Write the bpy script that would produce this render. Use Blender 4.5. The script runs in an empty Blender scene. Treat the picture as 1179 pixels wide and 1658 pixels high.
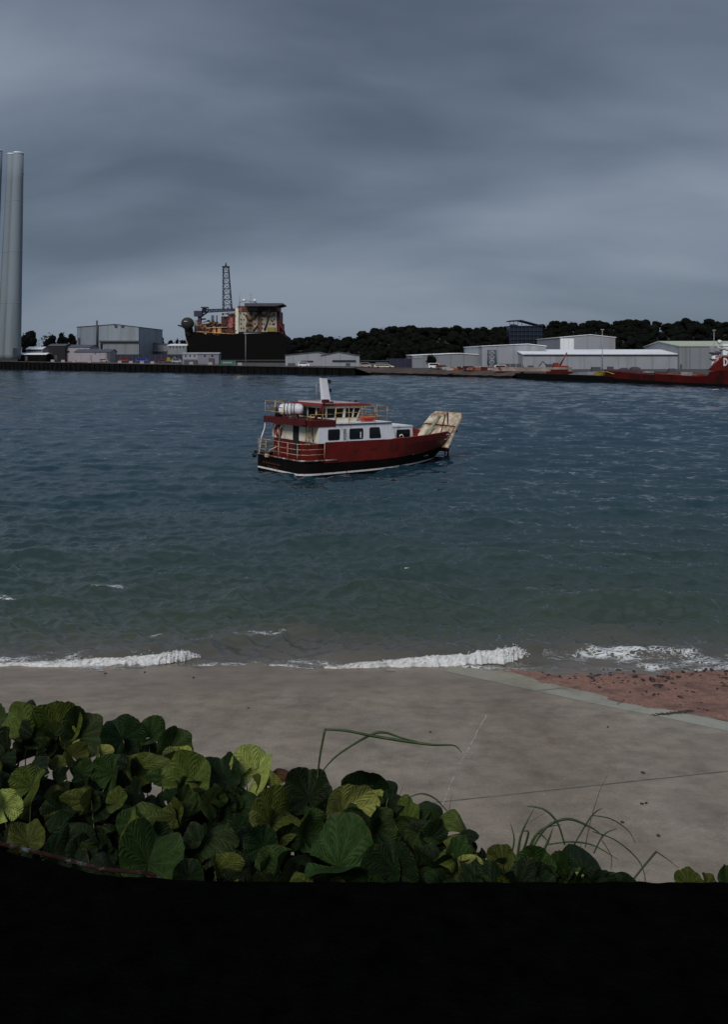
import bpy, bmesh, math, random
import numpy as np
from mathutils import Vector, Matrix, noise as mnoise
R = math.radians
random.seed(7); rng = np.random.default_rng(7)
SC = bpy.context.scene
COL = SC.collection

# ------------------------------------------------------------------ camera
CAM_H = 8.0; F = 1400.0; CX = 589.5; HY = 573.0      # eye height (m); pixel focal length, centre column and horizon row of the 1179x1658 photo
cd = bpy.data.cameras.new('camera'); cam = bpy.data.objects.new('camera', cd); COL.objects.link(cam)
cam.location = (0, 0, CAM_H); cam.rotation_euler = (R(90), 0, 0)
cd.sensor_fit = 'VERTICAL'; cd.sensor_height = 36.0; cd.lens = 36.0*F/1658.0
cd.shift_y = -(829.0-HY)/1658.0
cd.clip_start = 0.05; cd.clip_end = 6000
SC.camera = cam

# ------------------------------------------------------------------ world: overcast sky
SUN_EL, SUN_AZ = R(41), R(202)
w = bpy.data.worlds.new('World'); SC.world = w; w.use_nodes = True
nt = w.node_tree; nt.nodes.clear()
def N(t, **k):
    n = nt.nodes.new(t)
    for a, b in k.items(): setattr(n, a, b)
    return n
L = nt.links.new
tc = N('ShaderNodeTexCoord'); sep = N('ShaderNodeSeparateXYZ'); L(tc.outputs['Generated'], sep.inputs[0])
def M(op, a, b=None, clamp=False):
    n = N('ShaderNodeMath', operation=op); n.use_clamp = clamp
    for i, v in enumerate((a, b)):
        if v is None: continue
        if isinstance(v, (int, float)): n.inputs[i].default_value = v
        else: L(v, n.inputs[i])
    return n.outputs[0]
zz = M('ADD', M('MAXIMUM', sep.outputs[2], 0.0), 0.40)
cmb = N('ShaderNodeCombineXYZ'); L(M('DIVIDE', sep.outputs[0], zz), cmb.inputs[0]); L(M('DIVIDE', sep.outputs[1], zz), cmb.inputs[1])
def cloudnoise(scale, detail, off, rough=.55, dist=.3):
    mp = N('ShaderNodeMapping'); mp.inputs['Location'].default_value = off; mp.inputs['Scale'].default_value = (scale*.5, scale, scale)
    L(cmb.outputs[0], mp.inputs[0])
    n = N('ShaderNodeTexNoise'); n.inputs['Scale'].default_value = 1; n.inputs['Detail'].default_value = detail
    n.inputs['Roughness'].default_value = rough; n.inputs['Distortion'].default_value = dist
    L(mp.outputs[0], n.inputs['Vector']); return n.outputs['Fac']
n1 = cloudnoise(1.5, 3, (7.3, 3.2, 0), .45, .35); n2 = cloudnoise(4.2, 4, (8.3, 4.1, 0), .5)
cl = M('ADD', M('MULTIPLY', n1, .72), M('MULTIPLY', n2, .28))
ramp = N('ShaderNodeValToRGB'); L(cl, ramp.inputs[0])
e = ramp.color_ramp.elements
e[0].position = .38; e[0].color = (.078, .103, .142, 1)
e[1].position = .63; e[1].color = (.228, .266, .328, 1)
m_ = ramp.color_ramp.elements.new(.5); m_.color = (.142, .177, .232, 1)
hzf = M('POWER', M('SUBTRACT', 1.0, M('MAXIMUM', sep.outputs[2], 0.0), True), 9.0)   # the deck thins towards the horizon
hz = N('ShaderNodeMixRGB'); L(M('MULTIPLY', hzf, .6), hz.inputs[0]); L(ramp.outputs[0], hz.inputs[1]); hz.inputs[2].default_value = (.138, .184, .250, 1)
zen = N('ShaderNodeMixRGB', blend_type='MULTIPLY'); zen.inputs[0].default_value = 1; L(hz.outputs[0], zen.inputs[1])
zg = M('ADD', 1.0, M('MULTIPLY', M('MAXIMUM', M('SUBTRACT', sep.outputs[2], .4), 0.0), 2.0)); zc = N('ShaderNodeCombineXYZ')
for i in range(3): L(zg, zc.inputs[i])
L(zc.outputs[0], zen.inputs[2])
sky = N('ShaderNodeTexSky', sky_type='NISHITA'); sky.sun_disc = False; sky.sun_elevation = SUN_EL; sky.sun_rotation = SUN_AZ
bg1 = N('ShaderNodeBackground'); L(sky.outputs[0], bg1.inputs[0]); bg1.inputs[1].default_value = .06
bg2 = N('ShaderNodeBackground'); L(zen.outputs[0], bg2.inputs[0]); bg2.inputs[1].default_value = 1.0
mx = N('ShaderNodeMixShader'); mx.inputs[0].default_value = .93; L(bg1.outputs[0], mx.inputs[1]); L(bg2.outputs[0], mx.inputs[2])
wo = N('ShaderNodeOutputWorld'); L(mx.outputs[0], wo.inputs[0])
# ------------------------------------------------------------------ sun behind thick cloud
sd = bpy.data.lights.new('sun', 'SUN'); sd.energy = 1.85; sd.angle = R(22); sd.color = (1, .95, .88)
sun = bpy.data.objects.new('sun', sd); COL.objects.link(sun)
sv = Vector((math.sin(SUN_AZ)*math.cos(SUN_EL), math.cos(SUN_AZ)*math.cos(SUN_EL), math.sin(SUN_EL)))
sun.rotation_euler = sv.to_track_quat('Z', 'Y').to_euler()
SC.view_settings.view_transform = 'Standard'; SC.view_settings.look = 'None'
SC.view_settings.gamma = 1; SC.view_settings.exposure = .14

# ------------------------------------------------------------------ helpers
def W(px, py, Y): return Vector(((px-CX)/F*Y, Y, CAM_H-(py-HY)/F*Y))
def zat(py, Y): return CAM_H-(py-HY)/F*Y
def xat(px, Y): return (px-CX)/F*Y

def mat(name, col, rough=.6, var=.25, vscale=3.0, bump=.0, bscale=20., stain=None, stain_amt=.5, stain_scale=2., streak=False, metallic=0., spec=.5, line=None, coat=0., soft=.12):
    m = bpy.data.materials.new(name); m.use_nodes = True; t = m.node_tree; b = t.nodes['Principled BSDF']; k = t.links.new
    b.inputs['Roughness'].default_value = rough; b.inputs['Metallic'].default_value = metallic; b.inputs['Specular IOR Level'].default_value = spec
    b.inputs['Coat Weight'].default_value = coat
    co = t.nodes.new('ShaderNodeTexCoord'); src = co.outputs['Object']
    nz = t.nodes.new('ShaderNodeTexNoise'); nz.inputs['Scale'].default_value = vscale; nz.inputs['Detail'].default_value = 6
    k(src, nz.inputs['Vector'])
    r = t.nodes.new('ShaderNodeValToRGB'); k(nz.outputs['Fac'], r.inputs[0])
    r.color_ramp.elements[0].position = .3; r.color_ramp.elements[1].position = .7
    r.color_ramp.elements[0].color = (*[c*(1-var) for c in col], 1); r.color_ramp.elements[1].color = (*[min(1, c*(1+var)) for c in col], 1)
    out = r.outputs[0]
    if stain:
        mp = t.nodes.new('ShaderNodeMapping'); k(src, mp.inputs[0])
        if streak: mp.inputs['Scale'].default_value = (1, 1, .12)
        n2 = t.nodes.new('ShaderNodeTexNoise'); n2.inputs['Scale'].default_value = stain_scale; n2.inputs['Detail'].default_value = 8; n2.inputs['Roughness'].default_value = .65
        k(mp.outputs[0], n2.inputs['Vector'])
        r2 = t.nodes.new('ShaderNodeValToRGB'); k(n2.outputs['Fac'], r2.inputs[0])
        c0 = .62-.25*stain_amt; r2.color_ramp.elements[0].position = c0; r2.color_ramp.elements[1].position = c0+soft
        mx = t.nodes.new('ShaderNodeMixRGB'); k(r2.outputs[0], mx.inputs[0]); k(out, mx.inputs[1]); mx.inputs[2].default_value = (*stain, 1)
        out = mx.outputs[0]
    if line:      # (axis spacing, darkness): panel seams across x
        wv = t.nodes.new('ShaderNodeTexWave'); wv.wave_type = 'BANDS'; wv.bands_direction = 'X'; wv.inputs['Scale'].default_value = line[0]; wv.inputs['Distortion'].default_value = 0
        k(src, wv.inputs['Vector'])
        r3 = t.nodes.new('ShaderNodeValToRGB'); k(wv.outputs['Fac'], r3.inputs[0]); r3.color_ramp.elements[0].color = (line[1],)*3+(1,); r3.color_ramp.elements[1].position = line[2] if len(line) > 2 else .3
        mx = t.nodes.new('ShaderNodeMixRGB'); mx.blend_type = 'MULTIPLY'; mx.inputs[0].default_value = 1; k(out, mx.inputs[1]); k(r3.outputs[0], mx.inputs[2]); out = mx.outputs[0]
    k(out, b.inputs['Base Color'])
    if bump > 0:
        n3 = t.nodes.new('ShaderNodeTexNoise'); n3.inputs['Scale'].default_value = bscale; n3.inputs['Detail'].default_value = 6; k(src, n3.inputs['Vector'])
        bp = t.nodes.new('ShaderNodeBump'); bp.inputs['Strength'].default_value = bump; bp.inputs['Distance'].default_value = .02; k(n3.outputs['Fac'], bp.inputs['Height']); k(bp.outputs[0], b.inputs['Normal'])
    return m

class MB:
    def __init__(s): s.v = []; s.f = []; s.m = []; s.sm = []
    def add(s, vs, fs, mi=0, smooth=False):
        o = len(s.v); s.v += [tuple(v) for v in vs]
        for f in fs: s.f.append(tuple(i+o for i in f)); s.m.append(mi); s.sm.append(smooth)
        return s
    def box(s, x0, x1, y0, y1, z0, z1, mi=0):
        return s.hexa([(x0,y0,z0),(x1,y0,z0),(x1,y1,z0),(x0,y1,z0),(x0,y0,z1),(x1,y0,z1),(x1,y1,z1),(x0,y1,z1)], mi)
    def hexa(s, p, mi=0):
        return s.add(p, [(3,2,1,0),(4,5,6,7),(0,1,5,4),(1,2,6,5),(2,3,7,6),(3,0,4,7)], mi)
    def prism(s, poly, axis, a, b, mi=0):
        # extrude a 2-D polygon along axis ('x','y','z') from a to b
        def pt(u, v, w_): return {'x': (w_, u, v), 'y': (u, w_, v), 'z': (u, v, w_)}[axis]
        n = len(poly); vs = [pt(u, v, a) for u, v in poly]+[pt(u, v, b) for u, v in poly]
        return s.add(vs, [tuple(range(n)), tuple(range(2*n-1, n-1, -1))]+[(i, (i+1) % n, n+(i+1) % n, n+i) for i in range(n)], mi)
    def tube(s, pts, r, n=6, mi=0, r2=None):
        pts = [Vector(p) for p in pts]; rings = []
        for i, p in enumerate(pts):
            d = (pts[min(i+1, len(pts)-1)]-pts[max(i-1, 0)]).normalized()
            up = Vector((0, 0, 1)) if abs(d.z) < .9 else Vector((1, 0, 0))
            a = d.cross(up).normalized(); b = d.cross(a).normalized()
            rr = r if r2 is None else r+(r2-r)*i/max(1, len(pts)-1)
            rings.append([p+a*rr*math.cos(2*math.pi*k/n)+b*rr*math.sin(2*math.pi*k/n) for k in range(n)])
        vs = [v for q in rings for v in q]; fs = []
        for i in range(len(pts)-1):
            for k in range(n): fs.append((i*n+k, i*n+(k+1) % n, (i+1)*n+(k+1) % n, (i+1)*n+k))
        fs.append(tuple(range(n-1, -1, -1))); fs.append(tuple((len(pts)-1)*n+k for k in range(n)))
        return s.add(vs, fs, mi, True)
    def lathe(s, prof, c=(0,0,0), n=24, mi=0, M_=None):
        vs = []
        for r, z in prof:
            for k in range(n):
                p = Vector((r*math.cos(2*math.pi*k/n), r*math.sin(2*math.pi*k/n), z))
                if M_: p = M_ @ p
                vs.append(p+Vector(c))
        fs = [(i*n+k, i*n+(k+1) % n, (i+1)*n+(k+1) % n, (i+1)*n+k) for i in range(len(prof)-1) for k in range(n)]
        fs.append(tuple(range(n-1, -1, -1))); fs.append(tuple((len(prof)-1)*n+k for k in range(n)))
        return s.add(vs, fs, mi, True)
    def lattice(s, p0, p1, w0, w1, bays, r, mi=0):
        # four-legged lattice between two points (vertical or any direction)
        p0 = Vector(p0); p1 = Vector(p1); d = (p1-p0).normalized(); up = Vector((0, 1, 0)) if abs(d.y) < .8 else Vector((1, 0, 0))
        a = d.cross(up).normalized(); b = d.cross(a).normalized()
        def corner(t, k):
            w_ = (w0+(w1-w0)*t)/2; sx, sy = ((1,1),(1,-1),(-1,-1),(-1,1))[k % 4]
            return p0.lerp(p1, t)+a*w_*sx+b*w_*sy
        for k in range(4): s.tube([corner(0, k), corner(1, k)], r*1.3, 4, mi)
        for i in range(bays):
            for k in range(4):
                s.tube([corner(i/bays, k+(i % 2)), corner((i+1)/bays, k+1-(i % 2))], r*.8, 4, mi); s.tube([corner((i+1)/bays, k), corner((i+1)/bays, k+1)], r*.8, 4, mi)
        return s
    def build(s, name, mats, parent=None, loc=None, smooth=None):
        me = bpy.data.meshes.new(name); me.from_pydata(s.v, [], s.f); me.update()
        if not isinstance(mats, (list, tuple)): mats = [mats]
        for q in mats: me.materials.append(q)
        me.polygons.foreach_set('material_index', s.m)
        me.polygons.foreach_set('use_smooth', [bool(x) if smooth is None else smooth for x in s.sm])
        bm = bmesh.new(); bm.from_mesh(me); bmesh.ops.recalc_face_normals(bm, faces=bm.faces); bm.to_mesh(me); bm.free()
        o = bpy.data.objects.new(name, me); COL.objects.link(o)
        if parent: o.parent = parent
        if loc is not None: o.location = loc
        return o
def tag(o, label=None, cat=None, group=None, kind=None):
    if label: o['label'] = label
    if cat: o['category'] = cat
    if group: o['group'] = group
    if kind: o['kind'] = kind
    return o
def thing(name, loc, label, cat, group=None, rz=0):
    o = bpy.data.objects.new(name, None); COL.objects.link(o); o.location = loc; o.rotation_euler = (0, 0, rz); o.empty_display_size = .3
    return tag(o, label, cat, group)
def copy_tree(o, parent=None):
    kids = list(o.children); c = o.copy(); COL.objects.link(c); c.parent = parent
    for ch in kids: copy_tree(ch, c)
    return c
def npmesh(name, V, Fc, mats, smooth=True):
    me = bpy.data.meshes.new(name); nv = len(V); nf = len(Fc)
    me.vertices.add(nv); me.vertices.foreach_set('co', V.astype(np.float32).ravel())
    me.loops.add(nf*4); me.loops.foreach_set('vertex_index', Fc.astype(np.int32).ravel())
    me.polygons.add(nf); me.polygons.foreach_set('loop_start', np.arange(0, nf*4, 4, dtype=np.int32)); me.polygons.foreach_set('loop_total', np.full(nf, 4, dtype=np.int32))
    me.polygons.foreach_set('use_smooth', np.full(nf, smooth)); me.update(calc_edges=True); me.validate()
    for m in mats: me.materials.append(m)
    return me
def grid_faces(nr, nc):
    i = np.arange(nr-1)[:, None]*nc+np.arange(nc-1)[None]
    return np.stack([i, i+1, i+nc+1, i+nc], -1).reshape(-1, 4)

# ------------------------------------------------------------------ materials
M_black = mat('black_hull_paint', (.004, .0035, .0035), .7, .3, 2, spec=.08, stain=(.012, .005, .003), stain_amt=.15, stain_scale=1.5)
M_red = mat('red_hull_paint', (.115, .0065, .0035), .55, .22, 1.2, spec=.3, stain=(.050, .010, .005), stain_amt=.5, stain_scale=1.5, streak=True, soft=.2, bump=.1, bscale=8)
M_redl = mat('bright_red_paint', (.22, .022, .014), .5, .25, 3, stain=(.12, .03, .015), stain_amt=.4, stain_scale=4)
M_redd = mat('dark_red_paint', (.075, .006, .005), .55, .3, 3, spec=.3, stain=(.03, .012, .008), stain_amt=.4, stain_scale=3)
M_white = mat('white_marine_paint', (.74, .75, .80), .4, .06, 2, stain=(.52, .50, .48), stain_amt=.35, stain_scale=2.2, streak=True)
M_cream = mat('cream_paint', (.70, .66, .54), .45, .08, 2, stain=(.34, .22, .12), stain_amt=.2, stain_scale=3, streak=True)
M_stripe = mat('white_boot_stripe', (.72, .66, .66), .5, .1, 3, stain=(.3, .2, .17), stain_amt=.3, stain_scale=3)
M_rail = mat('rusty_yellow_rail_paint', (.50, .36, .13), .6, .3, 5, stain=(.22, .09, .03), stain_amt=.6, stain_scale=6)
M_railp = mat('pale_pink_rail_paint', (.58, .44, .34), .6, .25, 5, stain=(.25, .1, .05), stain_amt=.6, stain_scale=5)
M_ramp = mat('rust_stained_ramp_paint', (.62, .56, .44), .65, .15, 1.2, bump=.3, bscale=6, stain=(.17, .085, .025), stain_amt=.86, stain_scale=1.15, soft=.24)
M_rubber = mat('black_rubber', (.012, .012, .013), .75, .2, 6)
M_dark = mat('dark_interior', (.006, .006, .007), .8, .1, 3)
M_grey = mat('grey_metal', (.30, .31, .33), .5, .15, 4, stain=(.15, .1, .07), stain_amt=.3)
M_glass = bpy.data.materials.new('dark_window_glass'); M_glass.use_nodes = True
def _g():
    t = M_glass.node_tree; t.nodes.clear(); o = t.nodes.new('ShaderNodeOutputMaterial'); tr = t.nodes.new('ShaderNodeBsdfTransparent'); tr.inputs[0].default_value = (.42, .48, .46, 1)
    p = t.nodes.new('ShaderNodeBsdfPrincipled'); p.inputs['Base Color'].default_value = (.01, .013, .015, 1); p.inputs['Roughness'].default_value = .06
    nz = t.nodes.new('ShaderNodeTexNoise'); nz.inputs['Scale'].default_value = 1.5; mr = t.nodes.new('ShaderNodeMapRange'); mr.inputs[3].default_value = .35; mr.inputs[4].default_value = .65
    t.links.new(nz.outputs[0], mr.inputs[0]); m = t.nodes.new('ShaderNodeMixShader'); t.links.new(mr.outputs[0], m.inputs[0]); t.links.new(tr.outputs[0], m.inputs[1]); t.links.new(p.outputs[0], m.inputs[2]); t.links.new(m.outputs[0], o.inputs[0])
_g()
M_pane = mat('black_window_pane', (.006, .007, .009), .08, .2, 1, spec=.5)
M_shed = mat('pale_grey_cladding', (.275, .29, .325), .6, .06, .3, stain=(.22, .23, .25), stain_amt=.4, stain_scale=.15, streak=True, line=(.05, .82, .05))
M_shedd = mat('mid_grey_cladding', (.20, .215, .24), .6, .06, .3, stain=(.18, .19, .2), stain_amt=.4, stain_scale=.15, streak=True, line=(.06, .8, .05))
M_shedb = mat('blue_grey_cladding', (.25, .29, .34), .6, .06, .3, stain=(.2, .23, .26), stain_amt=.4, stain_scale=.12, streak=True, line=(.04, .8, .05))
M_shedp = mat('pinkish_cladding', (.32, .29, .33), .6, .08, .4, stain=(.2, .18, .2), stain_amt=.4, stain_scale=.2, streak=True)
M_roof = mat('pale_metal_roof', (.80, .82, .86), .5, .05, .2, stain=(.68, .7, .73), stain_amt=.3, stain_scale=.1, line=(.15, .85, .1))
M_roofd = mat('dark_metal_roof', (.06, .065, .08), .6, .15, .3, line=(.15, .8, .1))
M_quay = mat('quay_wall_dark_timber', (.0045, .0045, .0045), .9, .5, .4, spec=.1, stain=(.009, .008, .007), stain_amt=.3, stain_scale=.3, streak=True)
M_yard = mat('quay_tarmac', (.05, .045, .045), .9, .25, .1)
M_shore = mat('brown_shore_gravel', (.066, .043, .033), .9, .4, .15, stain=(.028, .019, .016), stain_amt=.5, stain_scale=.08)
M_tower = mat('pale_grey_tower_steel', (.20, .235, .265), .75, .04, .05, spec=.15, stain=(.155, .185, .21), stain_amt=.4, stain_scale=.08, streak=True)
M_blue = mat('dark_blue_paint', (.008, .010, .034), .6, .3, .5)
M_green = mat('green_container_paint', (.03, .12, .09), .6, .3, .5)
M_yel = mat('yellow_machine_paint', (.26, .19, .03), .55, .3, 1)
M_org = mat('orange_machine_paint', (.24, .065, .022), .6, .3, .6)
M_steelb = mat('blue_lattice_steel', (.02, .028, .06), .6, .3, .5)
M_soil = mat('shade_dark_soil', (.0035, .003, .0022), .98, .5, 6, bump=1.0, bscale=30, spec=.03)  # near-black colour puts the shade of the leaf gaps into the soil

# ================================================================== SETTING
# ---- slipway plane: z = (22 - Y)/10
def slip_z(Y): return (22.0-Y)/10.0
def on_slip(px, py, dz=0.0):
    k = (py-HY)/F; Y = (CAM_H-2.2-dz)/(k-.1); return Vector((xat(px, Y), Y, CAM_H-k*Y))
def concrete(name, col, wet):
    m = bpy.data.materials.new(name); m.use_nodes = True; t = m.node_tree; b = t.nodes['Principled BSDF']; k = t.links.new
    co = t.nodes.new('ShaderNodeTexCoord'); P = co.outputs['Object']
    def nz(sc, det, stretch=(1,1,1), rough=.6):
        mp = t.nodes.new('ShaderNodeMapping'); mp.inputs['Scale'].default_value = stretch; k(P, mp.inputs[0])
        n = t.nodes.new('ShaderNodeTexNoise'); n.inputs['Scale'].default_value = sc; n.inputs['Detail'].default_value = det; n.inputs['Roughness'].default_value = rough; k(mp.outputs[0], n.inputs['Vector']); return n.outputs['Fac']
    def ramp(src, p0, c0, p1, c1):
        r = t.nodes.new('ShaderNodeValToRGB'); k(src, r.inputs[0]); r.color_ramp.elements[0].position = p0; r.color_ramp.elements[0].color = (*c0, 1); r.color_ramp.elements[1].position = p1; r.color_ramp.elements[1].color = (*c1, 1); return r.outputs[0]
    def mul(a, bb, f=1.0):
        x = t.nodes.new('ShaderNodeMixRGB'); x.blend_type = 'MULTIPLY'; x.inputs[0].default_value = f; k(a, x.inputs[1]); k(bb, x.inputs[2]); return x.outputs[0]
    c = ramp(nz(.45, 8, (1.1, .9, 1)), .32, [v*.80 for v in col], .70, [v*1.16 for v in col])
    c = mul(c, ramp(nz(.22, 4, (1, .8, 1)), .35, (.88, .83, .76), .65, (1.05, 1.05, 1.06)))
    c = mul(c, ramp(nz(1.7, 10, (1.1, .8, 1), .72), .34, (.76, .74, .72), .52, (1, 1, 1)))
    c = mul(c, ramp(nz(38, 4, (1, 1, 1), .7), .30, (.72, .72, .72), .62, (1.1, 1.1, 1.1)))
    sp = nz(26, 2, (.6, 1.5, 1), .4); c2 = t.nodes.new('ShaderNodeMixRGB'); k(ramp(sp, .735, (0,0,0), .76, (.7,.7,.7)), c2.inputs[0]); k(c, c2.inputs[1]); c2.inputs[2].default_value = (.5, .47, .43, 1); c = c2.outputs[0]
    scr = nz(3.2, 8, (.5, 2.6, 1), .7); c3 = t.nodes.new('ShaderNodeMixRGB'); k(ramp(scr, .655, (0,0,0), .72, (.35,.35,.35)), c3.inputs[0]); k(c, c3.inputs[1]); c3.inputs[2].default_value = (.085, .072, .055, 1); c = c3.outputs[0]
    scr2 = nz(2.1, 9, (.5, 2.4, 1), .72); c4 = t.nodes.new('ShaderNodeMixRGB'); k(ramp(scr2, .68, (0,0,0), .78, (.4,.4,.4)), c4.inputs[0]); k(c, c4.inputs[1]); c4.inputs[2].default_value = (.42, .385, .33, 1); c = c4.outputs[0]
    if wet:
        s = t.nodes.new('ShaderNodeSeparateXYZ'); k(P, s.inputs[0])
        mr = t.nodes.new('ShaderNodeMapRange'); mr.inputs[1].default_value = 19.0; mr.inputs[2].default_value = 21.3; k(s.outputs[1], mr.inputs[0])
        ad = t.nodes.new('ShaderNodeMath'); ad.operation = 'MULTIPLY_ADD'; k(nz(.7, 5, (.5, 1.3, 1)), ad.inputs[0]); ad.inputs[1].default_value = 2.2; ad.inputs[2].default_value = -1.1
        a2 = t.nodes.new('ShaderNodeMath'); a2.operation = 'ADD'; a2.use_clamp = True; k(mr.outputs[0], a2.inputs[0]); k(ad.outputs[0], a2.inputs[1])
        x = t.nodes.new('ShaderNodeMixRGB'); k(a2.outputs[0], x.inputs[0]); k(c, x.inputs[1]); x.inputs[2].default_value = (.20, .155, .112, 1)
        # keep the fine grain in the wet band
        c = mul(x.outputs[0], ramp(nz(3, 8, (.6, 1, 1)), .35, (.8, .8, .8), .6, (1.05, 1.05, 1.05)))
        rr = t.nodes.new('ShaderNodeMapRange'); rr.inputs[3].default_value = .8; rr.inputs[4].default_value = .38; k(a2.outputs[0], rr.inputs[0]); k(rr.outputs[0], b.inputs['Roughness'])
    else: b.inputs['Roughness'].default_value = .8
    k(c, b.inputs['Base Color'])
    bp = t.nodes.new('ShaderNodeBump'); bp.inputs['Strength'].default_value = .35; bp.inputs['Distance'].default_value = .01; k(nz(30, 8), bp.inputs['Height']); k(bp.outputs[0], b.inputs['Normal'])
    return m
M_slip = concrete('worn_slipway_concrete', (.262, .222, .174), True)
M_apron = concrete('pale_slipway_edge_concrete', (.31, .30, .245), False)
M_shingle = mat('red_shingle', (.235, .120, .085), .85, .45, 16, bump=1.0, bscale=30, stain=(.14, .07, .054), stain_amt=.5, stain_scale=2.0)
M_stone = mat('dark_wet_stone', (.030, .016, .013), .5, .4, 6)

# slip slab: right edge follows the pale strip
e_in = [on_slip(*p, .004) for p in ((722, 1087), (860, 1117), (1005, 1148), (1060, 1158), (1190, 1186))]
e_out = [on_slip(*p, -.045) for p in ((838, 1083), (935, 1114), (1012, 1136), (1112, 1151), (1190, 1163))]
far_in = Vector((e_in[0].x-.55, 26, slip_z(26)+.004)); far_out = Vector((e_out[0].x-.5, 26, slip_z(26)-.045))
near_in = Vector((16, 12.6, slip_z(12.6)+.004)); near_out = Vector((17, 14, slip_z(14)-.045))
inn = [far_in]+e_in+[near_in]; outt = [far_out]+e_out+[near_out]
mb = MB()
def slab_pt(x, Y): return (x, Y, slip_z(Y))
poly = [(-30, 26)]+[(p.x, p.y) for p in inn]+[(18, 6.0), (-30, 6.0)]
mb.add([slab_pt(*p) for p in poly], [tuple(range(len(poly)))])
slip = tag(mb.build('slipway', M_slip), kind='structure')
mb = MB()
for i in range(len(inn)-1):
    mb.add([inn[i], inn[i+1], outt[i+1], outt[i]], [(0, 1, 2, 3)])
    a, b_ = outt[i], outt[i+1]; mb.add([a, b_, b_-Vector((0, 0, .4)), a-Vector((0, 0, .4))], [(0, 1, 2, 3)])
tag(mb.build('slipway_edge', M_apron), kind='structure')
# joints and the pale crack
def strip(pts, wd, name, m):
    q = MB()
    for a, b_ in zip(pts[:-1], pts[1:]):
        d = (b_-a).normalized(); n = Vector((-d.y, d.x, 0))*wd/2; z = Vector((0, 0, .004))
        q.add([a-n+z, b_-n+z, b_+n+z, a+n+z], [(0, 1, 2, 3)])
    return q.build(name, m, slip)
M_joint = mat('dark_joint_filler', (.10, .088, .074), .9, .4, 4); M_crackp = mat('pale_crack_mortar', (.30, .28, .25), .9, .5, 9)
def wob(p0, p1, n, a):
    o = []
    for i in range(n+1):
        p = p0.lerp(p1, i/n); p = p+Vector((random.uniform(-a, a), random.uniform(-a, a), 0)); p.z = slip_z(p.y); o.append(p)
    return o
strip(wob(on_slip(600, 1311), on_slip(1179, 1249), 30, .006)+wob(on_slip(1179, 1249), on_slip(1500, 1212), 5, .006)[1:], .03, 'expansion_joint', M_joint)
strip(wob(on_slip(1105, 1152), on_slip(1500, 1230), 10, .01), .025, 'expansion_joint', M_joint)
strip(wob(on_slip(788, 1158), on_slip(745, 1238), 14, .012), .022, 'crack', M_crackp)
strip(wob(on_slip(737, 1255), on_slip(716, 1305), 10, .012), .018, 'crack', M_crackp)
for p in ((870, 1118, 935, 1115), (1000, 1140, 1012, 1136)):
    strip(wob(on_slip(p[0], p[1], .004), on_slip(p[2], p[3], -.06), 3, .005), .02, 'edge_joint', M_joint)
# beach sheet
mb = MB(); xs = np.linspace(2.0, 40, 60); ys = np.linspace(8, 27, 44); vs = []; fs = []
for y in ys:
    for x in xs: vs.append((x, y, slip_z(y)-.035+.03*mnoise.noise(Vector((x*.5, y*.7, 0)))+.02*mnoise.noise(Vector((x*3, y*3, 2)))))
nc = len(xs)
for i in range(len(ys)-1):
    for j in range(nc-1): fs.append((i*nc+j, i*nc+j+1, (i+1)*nc+j+1, (i+1)*nc+j))
mb.add(vs, fs, 0, True); beach = tag(mb.build('beach', M_shingle), kind='structure')

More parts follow.
